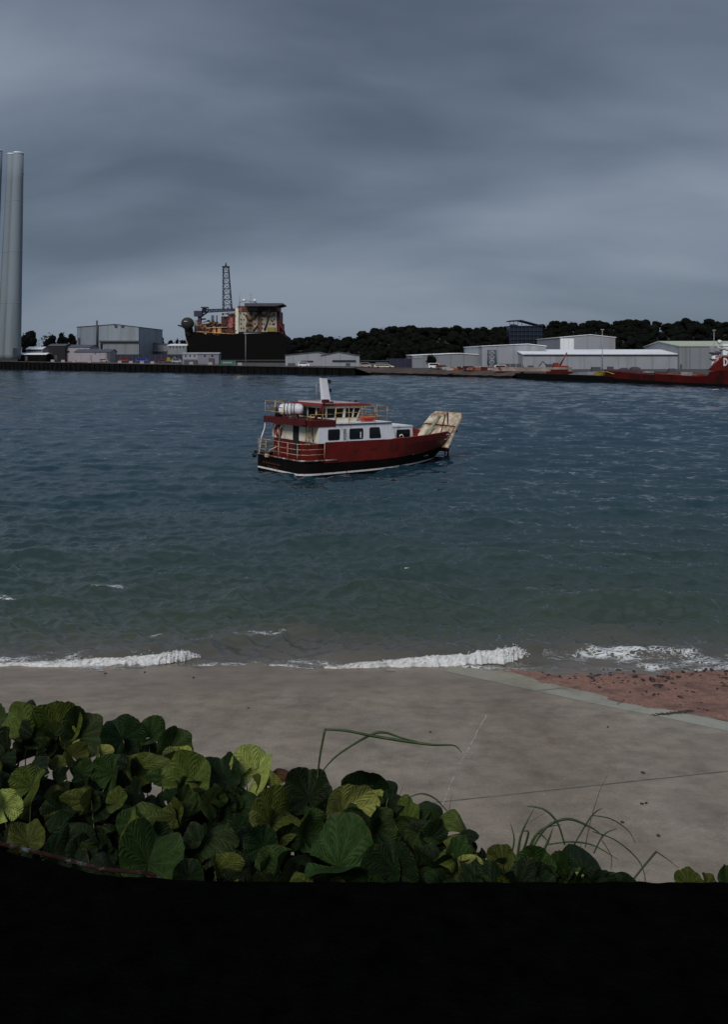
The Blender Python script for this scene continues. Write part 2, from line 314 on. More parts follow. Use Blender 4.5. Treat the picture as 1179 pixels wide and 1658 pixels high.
# ---- water
def water_mesh():
    ys = [17.5]; y = 17.5
    while y < 620:
        y += .075 if y < 24.5 else max(.075, .0040*y-.023); ys.append(y)
    ys = np.array(ys); dy = np.gradient(ys); nr = len(ys); ncl = 760
    u = np.linspace(-1, 1, ncl); half = .56*ys+2.5
    X = u[None]*half[:, None]; Y = np.repeat(ys[:, None], ncl, 1); X0 = X.copy(); Y0 = Y.copy()
    res = np.maximum(dy, 2*half/ncl)[:, None]
    Z = np.zeros_like(X); DX = np.zeros_like(X); DY = np.zeros_like(X)
    g = np.random.default_rng(11); n = 120
    lam = np.exp(g.uniform(np.log(.32), np.log(8.0), n)); th = R(-90-12)+g.normal(0, 1, n)*np.where(lam > 1.2, .34, .6); ph = g.uniform(0, 2*np.pi, n)
    taper = np.clip((Y0-22.6)/6.0, .06, 1)
    for l, t, p in zip(lam, th, ph):
        a = (.0150 if l < 2.5 else .0125)*l**.62*(1.0 if l < 2.6 else max(.45, (2.6/l)**.55)); k = 2*np.pi/l
        f = np.clip((l/(2.3*res)-1)/.8, 0, 1)*np.where(l > 1.2, taper, np.clip((Y0-21.6)/3, .25, 1))
        arg = k*(X0*np.cos(t)+Y0*np.sin(t))+p
        Z += f*a*np.cos(arg); s = f*a*np.sin(arg)*.42; DX -= s*np.cos(t); DY -= s*np.sin(t)
    crest = Z.copy()
    # shoaling swell lines close in
    def swell(xa, Ya, xb, Yb, h, wf, wb, soft=1.2):
        t = np.clip((X0-xa)/(xb-xa), -.3, 1.3); yc = Ya+(Yb-Ya)*t+.12*np.sin(X0*1.7+Ya)
        d = Y0-yc; prof = np.where(d < 0, np.exp(-(d/wf)**2), np.exp(-(d/wb)**2))
        end = np.clip((X0-xa)/soft, 0, 1)*np.clip((xb-X0)/soft, 0, 1); end = end*end*(3-2*end)
        return h*prof*end
    for s in ((-8.4, 22.85, -3.3, 23.35, .15, .30, .9), (-1.6, 22.75, 5.6, 23.4, .18, .30, 1.0), (-4.7, 24.3, -.6, 24.8, .22, .35, 1.0), (3.6, 23.3, 10.2, 23.1, .14, .3, .9),
              (-11, 28.3, -6.6, 28.9, .34, .5, 1.2), (-5.2, 28.0, -2.4, 28.6, .36, .5, 1.2), (-1.2, 28.4, 3.4, 28.2, .42, .55, 1.3), (4.6, 26.2, 11.6, 27.6, .42, .55, 1.3), (-7.5, 26.3, -3, 26.7, .26, .45, 1.0), (-3, 25.6, 2.2, 26.0, .2, .4, .9), (6, 24.6, 13, 25.3, .2, .4, .9), (-12, 25.2, -7.5, 25.6, .18, .4, .9), (-14, 33, -5, 34.2, .34, .7, 1.7), (3, 33, 12, 34, .34, .7, 1.7), (-4, 36, 3, 37, .3, .8, 1.8)):
        Z += swell(*s)
    Z += np.where(Y0 < 23, .03*np.sin(X0*1.1+2)+.02*np.sin(X0*2.7), 0)*np.clip((23-Y0)/1.5, 0, 1)-.02
    for _ in range(7):        # relax the steepest facets: wind chop breaks before it stands upright
        sy = np.gradient(Z, axis=0)/np.maximum(np.gradient(Y0+DY, axis=0), .02); sx = np.gradient(Z, axis=1)/np.maximum(np.gradient(X0+DX, axis=1), .01)
        m = np.clip((np.hypot(sx, sy)-.58)/.2, 0, 1); B = Z.copy(); B[1:-1] = (Z[:-2]+2*Z[1:-1]+Z[2:])/4; C_ = B.copy(); C_[:, 1:-1] = (B[:, :-2]+2*B[:, 1:-1]+B[:, 2:])/4
        m[1:-1] = np.maximum(m[1:-1], .5*np.maximum(m[:-2], m[2:])); Z = Z*(1-m)+C_*m
    V = np.stack([X+DX, Y+DY, Z], -1).reshape(-1, 3)
    # foam cover (0..1) and depth attributes
    def blob(xc, yc, sx, sy): return np.exp(-((X0-xc)/sx)**4-((Y0-yc)/sy)**2)
    fo = .45*blob(-8.7, 22.65, 1.9, .45)+.46*blob(-4.2, 24.40, 2.1, .13)+.15*blob(-5.0, 22.5, 3.2, .5)+.30*blob(-1.6, 22.5, 1.0, .35)+.31*blob(8.2, 22.75, 3.1, .55)+.36*blob(7.0, 23.15, 1.5, .26)+.33*blob(11, 22.3, 2.6, .4)+.3*blob(1.0, 22.1, 3.0, .18)+.42*blob(-11.4, 28.2, .6, .3)+.34*blob(-8.6, 28.9, .7, .16)
    fo += .26*np.exp(-((Y0-22.05-.12*np.sin(X0*1.3))/.22)**2)
    crg = np.clip(-.45+np.sin(X0*.83+1)*np.sin(Y0*.37+.5)+.6*np.sin(X0*.31)*np.sin(Y0*.13), 0, 1); cr = np.clip((crest-2.35*crest[Y0 > 40].std())/.06, 0, 1)*(Y0 > 60)*crg; fo = np.maximum(fo, .8*cr)
    cols = (nr, ncl)
    me = npmesh('water', V, grid_faces(nr, ncl), [])
    at = me.attributes.new('foam', 'FLOAT', 'POINT'); at.data.foreach_set('value', np.clip(fo, 0, 1).astype(np.float32).ravel())
    return me
def water_mat():
    m = bpy.data.materials.new('sea_water'); m.use_nodes = True; t = m.node_tree; b = t.nodes['Principled BSDF']; k = t.links.new
    ge = t.nodes.new('ShaderNodeNewGeometry'); P = ge.outputs['Position']; s = t.nodes.new('ShaderNodeSeparateXYZ'); k(P, s.inputs[0])
    def nz(sc, det, st=(1,1,1), rough=.55, dist=0):
        mp = t.nodes.new('ShaderNodeMapping'); mp.inputs['Scale'].default_value = st; k(P, mp.inputs[0]); n = t.nodes.new('ShaderNodeTexNoise'); n.inputs['Scale'].default_value = sc; n.inputs['Detail'].default_value = det; n.inputs['Roughness'].default_value = rough; n.inputs['Distortion'].default_value = dist; k(mp.outputs[0], n.inputs['Vector']); return n.outputs['Fac']
    def mth(op, a, b_=None, c=None, cl=False):
        n = t.nodes.new('ShaderNodeMath'); n.operation = op; n.use_clamp = cl
        for i, v in enumerate((a, b_, c)):
            if v is None: continue
            if isinstance(v, (int, float)): n.inputs[i].default_value = v
            else: k(v, n.inputs[i])
        return n.outputs[0]
    r = t.nodes.new('ShaderNodeValToRGB')       # sediment: stirred brown at the shore, green shallows, blue deep
    d = mth('DIVIDE', mth('ADD', mth('SUBTRACT', s.outputs[1], 21.5), mth('MULTIPLY', mth('SUBTRACT', nz(.12, 3), .5), 5.0)), 60.0, cl=True); k(d, r.inputs[0])
    E = r.color_ramp.elements; E[0].position = 0; E[0].color = (.135, .112, .088, 1); E[1].position = 1; E[1].color = (.006, .028, .050, 1)
    for p, c in ((.025, (.070, .064, .050)), (.07, (.030, .044, .030)), (.16, (.020, .037, .032)), (.42, (.010, .031, .039))):
        q = E.new(p); q.color = (*c, 1)
    # foam
    at = t.nodes.new('ShaderNodeAttribute'); at.attribute_name = 'foam'
    n1 = nz(5.5, 6, (.7, 1.5, 1), .62, .8); rid = mth('MULTIPLY', mth('ABSOLUTE', mth('SUBTRACT', n1, .5)), 8.0)      # 0 on lace lines
    n2 = nz(1.3, 5, (.6, 1.4, 1), .6)
    lev = mth('ADD', mth('SUBTRACT', mth('MULTIPLY', at.outputs['Fac'], 1.5), rid), mth('MULTIPLY', mth('SUBTRACT', n2, .55), 2.6))
    mr = t.nodes.new('ShaderNodeMapRange'); mr.inputs[1].default_value = .12; mr.inputs[2].default_value = .5; k(lev, mr.inputs[0])
    gate = mth('MULTIPLY', mr.outputs[0], mth('GREATER_THAN', at.outputs['Fac'], .06))
    mx = t.nodes.new('ShaderNodeMixRGB'); k(gate, mx.inputs[0]); k(r.outputs[0], mx.inputs[1]); mx.inputs[2].default_value = (.62, .63, .63, 1); k(mx.outputs[0], b.inputs['Base Color'])
    rr = t.nodes.new('ShaderNodeMapRange'); rr.inputs[1].default_value = 25; rr.inputs[2].default_value = 250; rr.inputs[3].default_value = .03; rr.inputs[4].default_value = .10; k(s.outputs[1], rr.inputs[0])
    ro = mth('ADD', rr.outputs[0], mth('MULTIPLY', gate, .6), cl=True); k(ro, b.inputs['Roughness'])
    b.inputs['IOR'].default_value = 1.333; b.inputs['Specular IOR Level'].default_value = 1.0
    hb0 = mth('ADD', mth('MULTIPLY', nz(1.9, 4, (.42, 1.5, 1), .5), .045), mth('MULTIPLY', nz(5.5, 2, (.5, 1.5, 1)), .008)); hb = mth('ADD', hb0, mth('ADD', mth('MULTIPLY', nz(.75, 3, (.5, 1.4, 1)), .14), mth('MULTIPLY', nz(.16, 3, (.6, 1.3, 1)), .30)))
    bp = t.nodes.new('ShaderNodeBump'); bp.inputs['Strength'].default_value = 1.0; bp.inputs['Distance'].default_value = .55; k(hb, bp.inputs['Height'])
    k(bp.outputs[0], b.inputs['Normal'])
    return m
wm = water_mesh(); wm.materials.append(water_mat()); water = bpy.data.objects.new('water', wm); COL.objects.link(water); tag(water, kind='structure')

# ---- breaking foam rolls
M_foam = mat('white_sea_foam', (.58, .59, .60), .85, .16, 9, bump=.6, bscale=30)
def foam_roll(pts, label, seed):
    ns, ntt = 320, 46; V = np.zeros((ns, ntt, 3)); L_ = len(pts)-1
    for i in range(ns):
        q = i/(ns-1)*L_; j = min(int(q), L_-1); f = q-j; a, b_ = pts[j], pts[j+1]
        x, y, h, wd = [a[c]+(b_[c]-a[c])*f for c in range(4)]
        y += .10*mnoise.noise(Vector((x*1.3, seed, 0)))
        hh = h*(.85+.45*mnoise.noise(Vector((x*2.1, seed*3, 1.0)))+.14*mnoise.noise(Vector((x*9, seed*3, 4.0))))
        ww = wd*(.85+.6*mnoise.noise(Vector((x*1.6, seed*5, 7.0)))+.3*mnoise.noise(Vector((x*6, seed*5, 3.0))))
        for t in range(ntt):
            c = -1+2*t/(ntt-1); yy = y+(c*ww if c < 0 else c*ww*.7); base = max(0, 1-c*c)**.7
            nn = 2.2*abs(mnoise.noise(Vector((x*6+c*.9, c*3.0-x*1.5, seed))))+1.8*abs(mnoise.noise(Vector((x*15+c*3, c*8-x*4, seed+3))))+1.1*abs(mnoise.noise(Vector((x*36, c*18, seed+5))))-1.2
            edge = min(1, (1-abs(c))*3)
            z = -.02+hh*base*1.05+.07*edge+.05*nn*edge*(.4+hh*2.5)
            V[i, t] = (x+.03*mnoise.noise(Vector((x*14, yy*14, 9+seed))), yy-.05*base*hh-.035*nn*edge+(.10*mnoise.noise(Vector((x*8, seed, 5)))+.06*mnoise.noise(Vector((x*23, seed, 6))))*(1-edge*.6)*min(1, hh*9), z)
    me = npmesh('breaking_foam', V.reshape(-1, 3), grid_faces(ns, ntt), [M_foam]); o = bpy.data.objects.new('breaking_foam', me); COL.objects.link(o)
    q = MB(); rr_ = random.Random(int(seed*10))
    for k in range(420):
        f = rr_.random()**.6*L_; j = min(int(f), L_-1); a, b_ = pts[j], pts[j+1]; x, y, h, wd = [a[c]+(b_[c]-a[c])*(f-j) for c in range(4)]
        if h < .03: continue
        r_ = rr_.choice((.006, .009, .013, .018)); c_ = Vector((x+rr_.gauss(0, .06), y+rr_.gauss(-.02, wd*.55), max(.02, h*rr_.uniform(.2, 1.05)+abs(rr_.gauss(0, .035)))))
        q.add([c_+Vector(v)*r_ for v in ((1.4,0,0),(-1.4,0,0),(0,1,0),(0,-1,0),(0,0,1),(0,0,-1))], [(0,2,4),(2,1,4),(1,3,4),(3,0,4),(2,0,5),(1,2,5),(3,1,5),(0,3,5)], 0, True)
    tag(q.build('spray', M_foam, o), kind='stuff')
    return tag(o, label, 'foam', kind='stuff')
foam_roll([(-9.6, 22.2, .0, .03), (-8.6, 22.22, .03, .07), (-7.4, 22.27, .06, .14), (-6.2, 22.40, .10, .20), (-5.3, 22.55, .15, .24), (-4.9, 22.66, .19, .20), (-4.7, 22.72, .15, .13), (-4.5, 22.78, .05, .06), (-4.3, 22.82, .0, .03)], 'white crest of the small wave breaking before the slipway at left', 1.3)
foam_roll([(-1.0, 22.02, .0, .02), (-.4, 22.06, .035, .08), (.3, 22.13, .07, .15), (1.6, 22.32, .12, .22), (2.8, 22.52, .16, .26), (3.6, 22.70, .22, .24), (3.98, 22.78, .25, .18), (4.2, 22.84, .14, .10), (4.36, 22.88, .0, .03)], 'longer white crest of the wave breaking in front of the shingle corner', 5.7)

# ---- stones on the shingle, litter on the slip
def rock(r, seed):
    bm = bmesh.new(); bmesh.ops.create_icosphere(bm, subdivisions=2, radius=r)
    for v in bm.verts:
        n = v.co.normalized(); v.co = v.co*(1+.45*mnoise.noise(n*1.6+Vector((seed*7, 0, 0)))); v.co.z *= .55; v.co.x *= 1.3
    me = bpy.data.meshes.new('shingle_stone'); bm.to_mesh(me); bm.free(); me.materials.append(M_stone)
    for p in me.polygons: p.use_smooth = True
    return me
rocks = [rock(.06, i) for i in range(6)]
rn = random.Random(4); cnt = 0
while cnt < 190:
    px = rn.uniform(850, 1290); py = rn.choice([rn.uniform(1082, 1108), rn.uniform(1083, 1156)])
    lim = 1083+(px-838)*.25
    if py > lim-3 or py > 1153: continue
    p = on_slip(px, py, -.02)
    if p.x < 4.0: continue
    o = bpy.data.objects.new('shingle_stone', rocks[cnt % 6]); COL.objects.link(o); o.location = p; o.rotation_euler = (0, 0, rn.uniform(0, 6)); sc = rn.choice([.22, .3, .36, .45, .6])*(1 if rn.random() < .93 else 1.7); o.scale = (sc*rn.uniform(.8, 1.9), sc, sc)
    tag(o, 'small dark wet stone lying on the red shingle beach', 'stone', 'stones on the shingle'); cnt += 1
for px, py, s in ((1042, 1251, .62), (1040, 1301, .5), (1047, 1300, .45), (1008, 1331, .5), (1067, 1353, .55), (697, 1185, .45), (313, 1097, .6), (170, 1090, .6), (234, 1088, .5), (985, 1177, .4), (402, 1146, .45)):
    p = on_slip(px, py, .012); o = bpy.data.objects.new('pebble', rocks[int(px) % 6]); COL.objects.link(o); o.location = p; o.scale = (s*.8, s*.8, s*.8); o.rotation_euler = (0, 0, px)
    tag(o, 'small dark pebble lying alone on the concrete slipway', 'pebble', 'pebbles on the slipway')
# weed line along the lower slip corner
M_weed = mat('brown_seaweed', (.045, .035, .016), .6, .5, 8)
mb = MB()
for i in range(110):
    q = rn.random()**.7; p = on_slip(1058+q*68, 1158-q*7.5+rn.uniform(-.8, .8), .004); d = Vector((rn.uniform(-.10, .10), rn.uniform(-.05, .05), rn.uniform(0, .012)))
    mb.tube([p, p+d*.5+Vector((0, 0, .008)), p+d], .007, 4)
tag(mb.build('seaweed', M_weed), 'brown weed caught along the step in the slipway edge', 'seaweed', kind='stuff')

# ================================================================== THE FERRY (local x: stern to bow, y: to port, z: up)
ferry = thing('ferry', (-5.08, 58.5, -.09), 'red and black ferry with white deckhouse and raised rusty bow ramp', 'ferry', rz=R(36)); ferry.rotation_euler = (0, R(1.0), R(36)); bpy.context.view_layer.update()
def sst(t): t = max(0., min(1., t)); return t*t*(3-2*t)
def hull_pt(s, z, side):
    h = max(0., min(1., (z+.2)/2.4)); lx = -.95+s*(12.15+1.85*h**.8)
    hb = 3.1; ae = max(0., 1-s/.10); hb *= 1-.15*ae*ae
    t = max(0., (s-.42)/.58); hb -= (3.1-1.85)*t**2.3*h + (3.1-.75)*t**2.0*(1-h)
    if z < .3: hb -= .10*(.3-z)
    return (lx, side*hb, z)
def z_top(s): return 2.30+.26*max(0, (s-.5)/.5)**1.5-(.26*max(0, (s-.95)/.05))
def z_bot(s): return .95+.50*max(0, (s-.4)/.6)**2.0
ss = [i/60 for i in range(61)]
mb = MB()
lv = [-.7, -.3, .20, .315, .5, .75]
for side in (1, -1):
    vs = []; nl = len(lv)+1
    for s in ss:
        zb = z_bot(s) if s > .13 else 1.15
        for z in [zl+(.24*s*s if zl > .1 else 0) for zl in lv]+[zb+.0]: vs.append(hull_pt(s, min(z, zb) if z < zb+.001 else zb, side))
    for i in range(len(ss)-1):
        for j in range(nl-1):
            mb.add([vs[i*nl+j], vs[(i+1)*nl+j], vs[(i+1)*nl+j+1], vs[i*nl+j+1]], [(0, 1, 2, 3)], 1 if j == 2 else 0, True)
lvt = lv+[1.15]
for j in range(len(lvt)-1):       # transom, bow plate
    mb.add([hull_pt(0, lvt[j], -1), hull_pt(0, lvt[j], 1), hull_pt(0, lvt[j+1], 1), hull_pt(0, lvt[j+1], -1)], [(0, 1, 2, 3)], 1 if j == 2 else 0)
lvb = [zl+(.24 if zl > .1 else 0) for zl in lv]+[z_bot(1)]
for j in range(len(lvb)-1):
    mb.add([hull_pt(1, lvb[j], -1), hull_pt(1, lvb[j], 1), hull_pt(1, lvb[j+1], 1), hull_pt(1, lvb[j+1], -1)], [(0, 1, 2, 3)], 1 if j == 2 else 0)
mb.build('hull', [M_black, M_stripe], ferry)
mb = MB()
for side in (1, -1):
    for i in range(8, len(ss)-1):
        a, b_ = ss[i], ss[i+1]
        for k in range(3):
            def zq(s, k): return z_bot(s)+.015+(z_top(s)-z_bot(s))*k/3
            def off(p): return (p[0], p[1]+side*.012, p[2])
            mb.add([off(hull_pt(a, zq(a, k), side)), off(hull_pt(b_, zq(b_, k), side)), off(hull_pt(b_, zq(b_, k+1), side)), off(hull_pt(a, zq(a, k+1), side))], [(0, 1, 2, 3)], 0, True)
            def inn_(p): return (p[0], p[1]-side*.09, p[2])
            mb.add([inn_(hull_pt(a, zq(a, k), side)), inn_(hull_pt(b_, zq(b_, k), side)), inn_(hull_pt(b_, zq(b_, k+1), side)), inn_(hull_pt(a, zq(a, k+1), side))], [(0, 1, 2, 3)], 0, True)
    p0 = hull_pt(1, z_bot(1), side); p1 = hull_pt(1, z_top(1), side)
    mb.hexa([(p0[0]-.05, p0[1]-.12, p0[2]), (p0[0]+.04, p0[1]-.12, p0[2]), (p0[0]+.04, p0[1]+.12, p0[2]), (p0[0]-.05, p0[1]+.12, p0[2]), (p1[0]-.05, p1[1]-.12, p1[2]), (p1[0]+.04, p1[1]-.12, p1[2]), (p1[0]+.04, p1[1]+.12, p1[2]), (p1[0]-.05, p1[1]+.12, p1[2])])
mb.box(12.6, 12.7, -1.75, 1.75, 1.0, 1.5)
mb.build('bulwark', M_red, ferry)
for side in (1, -1):
    q = MB(); q.tube([Vector(hull_pt(s, z_top(s), side))+Vector((0, -side*.04, .01)) for s in ss[32:]], .05, 6); q.build('cap_rail', M_redl, ferry)
q = MB(); q.add([(hull_pt(s, .95, 1)[0], sd_*(abs(hull_pt(s, .95, 1)[1])-.03), .95) for s in ss for sd_ in (1, -1)], [(2*i, 2*i+1, 2*i+3, 2*i+2) for i in range(60)]); q.build('deck', M_redd, ferry)
# rubbing strake round the stern, scuffed pale
q = MB(); q.tube([(1.8, -3.14, 1.13), (.5, -3.12, 1.14), (-.45, -3.06, 1.15), (-.97, -2.62, 1.15), (-1.0, -1.0, 1.16), (-1.0, 1.2, 1.16), (-.97, 2.60, 1.15), (-.45, 3.04, 1.15), (.5, 3.1, 1.15)], .055, 6); q.build('rubbing_strake', mat('scuffed_strake_paint', (.10, .05, .04), .6, .4, 3, stain=(.55, .47, .42), stain_amt=.55, stain_scale=1.6), ferry)
# lower house (red) and white deckhouse
q = MB(); q.box(.42, 6.3, -2.86, 2.86, .96, 2.30); q.build('house_base', M_red, ferry)
q = MB()
prof = [(.40, 2.24), (6.78, 2.24), (6.42, 3.42), (.40, 3.42)]
q.prism(prof, 'y', -3.0, 3.0)
q.build('deckhouse', M_white, ferry)
q = MB(); q.box(.385, .398, -2.98, 2.98, 2.3, 3.3); q.build('aft_wall_panel', M_cream, ferry)
q = MB(); q.prism([(1.75, 3.422), (6.5, 3.422), (6.5, 3.475), (1.75, 3.475)], 'y', -3.07, 3.07); q.build('rubber_edge', M_rubber, ferry)
q = MB(); q.prism([(1.7, 3.478), (6.5, 3.478), (6.3, 3.53), (1.7, 3.53)], 'y', -3.0, 3.0); q.build('house_roof', M_white, ferry)
def rrect(x0, x1, z0, z1, r, sk=0.):
    o = []
    for cx, cz, a0 in ((x1-r, z0+r, -90), (x1-r, z1-r, 0), (x0+r, z1-r, 90), (x0+r, z0+r, 180)):
        for k in range(5):
            a = R(a0+22.5*k); x = cx+r*math.cos(a); z = cz+r*math.sin(a); o.append((x+(sk*(z0-z) if cx > (x0+x1)/2 else 0), z))
    return o
def side_window(x0, x1, z0, z1, sk=0.):
    for side in (-1, 1):
        q = MB(); q.prism(rrect(x0, x1, z0, z1, .11, sk), 'y', side*3.004, side*3.016); f = q.build('window', M_rubber, ferry)
        q = MB(); q.prism(rrect(x0+.04, x1-.04, z0+.04, z1-.04, .09, sk), 'y', side*3.018, side*3.024); q.build('pane', M_pane, f)
side_window(1.12, 2.06, 2.42, 3.15); side_window(2.84, 3.98, 2.42, 3.15); side_window(4.50, 5.52, 2.42, 3.18, .22)
q = MB(); q.box(3.72, 3.80, -3.034, -3.026, 2.5, 2.9); q.build('curtain', M_white, ferry)
q = MB()
for k in range(9): q.box(2.34, 2.56, -3.03, -3.002, 2.42+.085*k, 2.48+.085*k)
q.build('vent_grille', M_grey, ferry)
# aft wall details
q = MB(); q.prism(rrect(-.58, .16, 1.25, 3.28, .06), 'x', .355, .383); d_ = q.build('door', M_dark, ferry)
q = MB(); q.tube([(.33, .06, 2.2), (.30, .06, 2.25), (.30, .06, 2.4)], .02, 5); q.build('handle', M_grey, d_)
q = MB()
for y in (-1.75, -2.2): q.tube([(.20, y, 2.0), (.20, y, 3.72), (.55, y, 4.0)], .035, 6)
for k in range(6): q.tube([(.20, -1.75, 2.15+.28*k), (.20, -2.2, 2.15+.28*k)], .025, 5)
q.build('ladder', M_rail, ferry)
for y in (.95, 1.75):
    q = MB(); q.tube([(-.2, y, 1.16), (-.22, y, 2.9), (-.1, y-.05, 3.25), (.6, y-.35, 3.95)], .04, 6); q.build('handrail_pipe', M_railp, ferry)
q = MB(); q.tube([(-.75, 2.80, 1.15), (-.6, 2.84, 2.2), (-.25, 2.98, 2.9), (-.2, 3.0, 3.4)], .045, 6); q.build('support_post', M_white, ferry)
q = MB(); q.tube([(.05, -2.75, 3.4), (.30, -2.45, 2.3)], .04, 5); q.build('brace', M_redd, ferry)
# red upper aft deck
q = MB(); q.box(-.32, 1.72, -3.04, 3.04, 3.32, 3.72); q.box(-.30, 1.7, -3.0, 3.0, 3.722, 3.74); q.build('upper_deck', M_redd, ferry)
for x, y, a in ((.1, -1.2, .5), (.1, .2, .4), (-.1, -2.4, .5)):
    q = MB(); q.box(x-.4, x-.33+a*.1, y-.3, y+.3, 3.45, 3.85); q.build('locker', M_redd, ferry)
# rails
def rail(pts, zs, posts, m, name='railing', r=.019):
    q = MB()
    for z in zs: q.tube([(x, y, zb+z) for x, y, zb in pts], r, 5)
    for x, y, zb in posts: q.tube([(x, y, zb), (x, y, zb+max(zs))], r*1.15, 5)
    return q.build(name, m, ferry)
st = [(.85, -3.04, 1.15), (-.45, -3.0, 1.15), (-.94, -2.56, 1.15), (-.98, -1.4, 1.15), (-.98, .95, 1.15)]
rail(st, (.38, .72, 1.08), [st[0], st[2], st[3], (-.98, -.2, 1.15)], M_railp, 'stern_railing')
sp_ = [(-.98, 1.5, 1.15), (-.96, 2.52, 1.15), (-.5, 2.98, 1.15), (1.6, 3.0, 1.15)]
rail(sp_, (.38, .72, 1.08), [sp_[0], sp_[1], sp_[2], sp_[3]], M_rail, 'stern_railing')
q = MB(); q.tube([(-.98, 1.5, 2.23), (-.98, .95, 2.23)], .03, 5); q.tube([(-1.1, 1.2, 1.2), (-1.1, .8, 1.55), (-1.0, .0, 1.85)], .035, 5); q.build('boarding_gate', M_railp, ferry)
q = MB(); q.box(-1.14, -.98, 1.0, 1.35, 1.05, 1.28); q.build('fairlead', M_railp, ferry)
q = MB(); q.tube([(-1.1, 2.85, .95), (-1.15, 2.8, 1.1), (-1.0, 2.88, 1.25)], .16, 8); q.build('fender', M_rubber, ferry)
ur = [(1.75, -2.98, 3.5), (2.8, -2.98, 3.52), (3.9, -2.98, 3.52), (5.0, -2.98, 3.52), (6.1, -2.9, 3.52), (6.25, -1.5, 3.52), (6.3, 0, 3.52), (6.25, 1.5, 3.52), (6.1, 2.9, 3.52), (4.4, 2.98, 3.52), (2.8, 2.98, 3.52)]
rail(ur, (.36, .70, 1.05), ur, M_rail, 'upper_railing')
ar = [(1.7, 2.98, 3.74), (.6, 2.98, 3.74), (-.25, 2.95, 3.74), (-.25, 1.6, 3.74), (-.25, .4, 3.74)]
rail(ar, (.36, .70, 1.05), ar, M_rail, 'upper_railing')
ar = [(-.25, -2.0, 3.74), (-.22, -2.95, 3.74), (.7, -2.98, 3.74), (1.7, -2.98, 3.74)]
rail(ar[1:], (.4,), ar[1:], M_rail, 'upper_railing')
# wheelhouse
wx0, wx1, wy = 1.75, 4.43, 1.72
q = MB()
q.prism([(wx0, 3.53), (wx1-.1, 3.53), (wx1, 3.80), (wx0, 3.80)], 'y', -wy, wy)
q.prism([(wx0-.05, 4.44), (wx1+.32, 4.44), (wx1+.36, 4.60), (wx0-.05, 4.60)], 'y', -wy-.01, wy+.01)
pil = [wx0+.06, wx0+.78, wx0+1.48, wx0+2.22, wx1-.06]
for side in (-1, 1):
    for i, x in enumerate(pil):
        tz = x+(.30 if i == 4 else .12*i/3); wd = .10 if i == 2 else .055
        q.hexa([(x-wd, side*wy-.03, 3.80), (x+wd, side*wy-.03, 3.80), (x+wd, side*wy+.03, 3.80), (x-wd, side*wy+.03, 3.80), (tz-wd, side*wy-.03, 4.44), (tz+wd, side*wy-.03, 4.44), (tz+wd, side*wy+.03, 4.44), (tz-wd, side*wy+.03, 4.44)])
for y in (-.6, .6):
    q.hexa([(wx1-.1, y-.05, 3.80), (wx1, y-.05, 3.80), (wx1, y+.05, 3.80), (wx1-.1, y+.05, 3.80), (wx1+.2, y-.05, 4.44), (wx1+.3, y-.05, 4.44), (wx1+.3, y+.05, 4.44), (wx1+.2, y+.05, 4.44)])
for y in (-.55, .55): q.box(wx0, wx0+.08, y-.06, y+.06, 3.80, 4.44)
wh = q.build('wheelhouse', M_cream, ferry)
for side in (-1, 1):
    for i in range(4):
        a, b_ = pil[i]+.03, pil[i+1]-.03; ta, tb = pil[i]+.12*i/3, pil[i+1]+(.30 if i == 3 else .12*(i+1)/3)
        q = MB(); q.hexa([(a, side*wy-.008, 3.81), (b_, side*wy-.008, 3.81), (b_, side*wy+.008, 3.81), (a, side*wy+.008, 3.81), (ta, side*wy-.008, 4.43), (tb, side*wy-.008, 4.43), (tb, side*wy+.008, 4.43), (ta, side*wy+.008, 4.43)]); q.build('wheelhouse_window', M_glass, ferry)
for y0, y1 in ((-1.68, -.66), (-.54, .54), (.66, 1.68)):
    q = MB(); q.hexa([(wx1-.05, y0, 3.81), (wx1-.035, y0, 3.81), (wx1-.035, y1, 3.81), (wx1-.05, y1, 3.81), (wx1+.25, y0, 4.43), (wx1+.265, y0, 4.43), (wx1+.265, y1, 4.43), (wx1+.25, y1, 4.43)]); q.build('wheelhouse_window', M_glass, ferry)
    q = MB(); q.box(wx0+.03, wx0+.045, y0, y1, 3.81, 4.43); q.build('wheelhouse_window', M_glass, ferry)
q = MB(); q.prism([(wx0-.45, 4.602), (wx1+.75, 4.602), (wx1+.95, 4.65), (wx1+.75, 4.74), (wx0-.45, 4.78)], 'y', -2.0, 2.0); q.build('wheelhouse_roof', M_redl, ferry)
q = MB(); q.prism([(wx0-.2, 4.782), (wx1+.3, 4.75), (wx1+.2, 4.80), (wx0-.1, 4.84)], 'y', -1.55, 1.55); q.build('roof_top', mat('faded_pink_roof', (.48, .36, .37), .5, .12, 2, stain=(.32, .2, .2), stain_amt=.3), ferry)
q = MB(); q.box(2.7, 3.1, -.5, .0, 3.55, 4.35); q.box(4.1, 4.55, -1.2, 1.2, 3.55, 4.12); q.box(2.6, 2.7, -.5, 0, 4.1, 4.6); q.build('helm_console', M_dark, ferry)
q = MB(); q.box(4.35, 5.2, -2.6, -2.1, 3.54, 3.72); q.tube([(4.3, -2.65, 3.8), (4.3, -2.05, 3.8), (5.3, -2.05, 3.8), (5.3, -2.65, 3.8), (4.3, -2.65, 3.8)], .07, 7); q.build('rescue_float', mat('orange_red_float', (.5, .07, .03), .6, .2, 4), ferry)
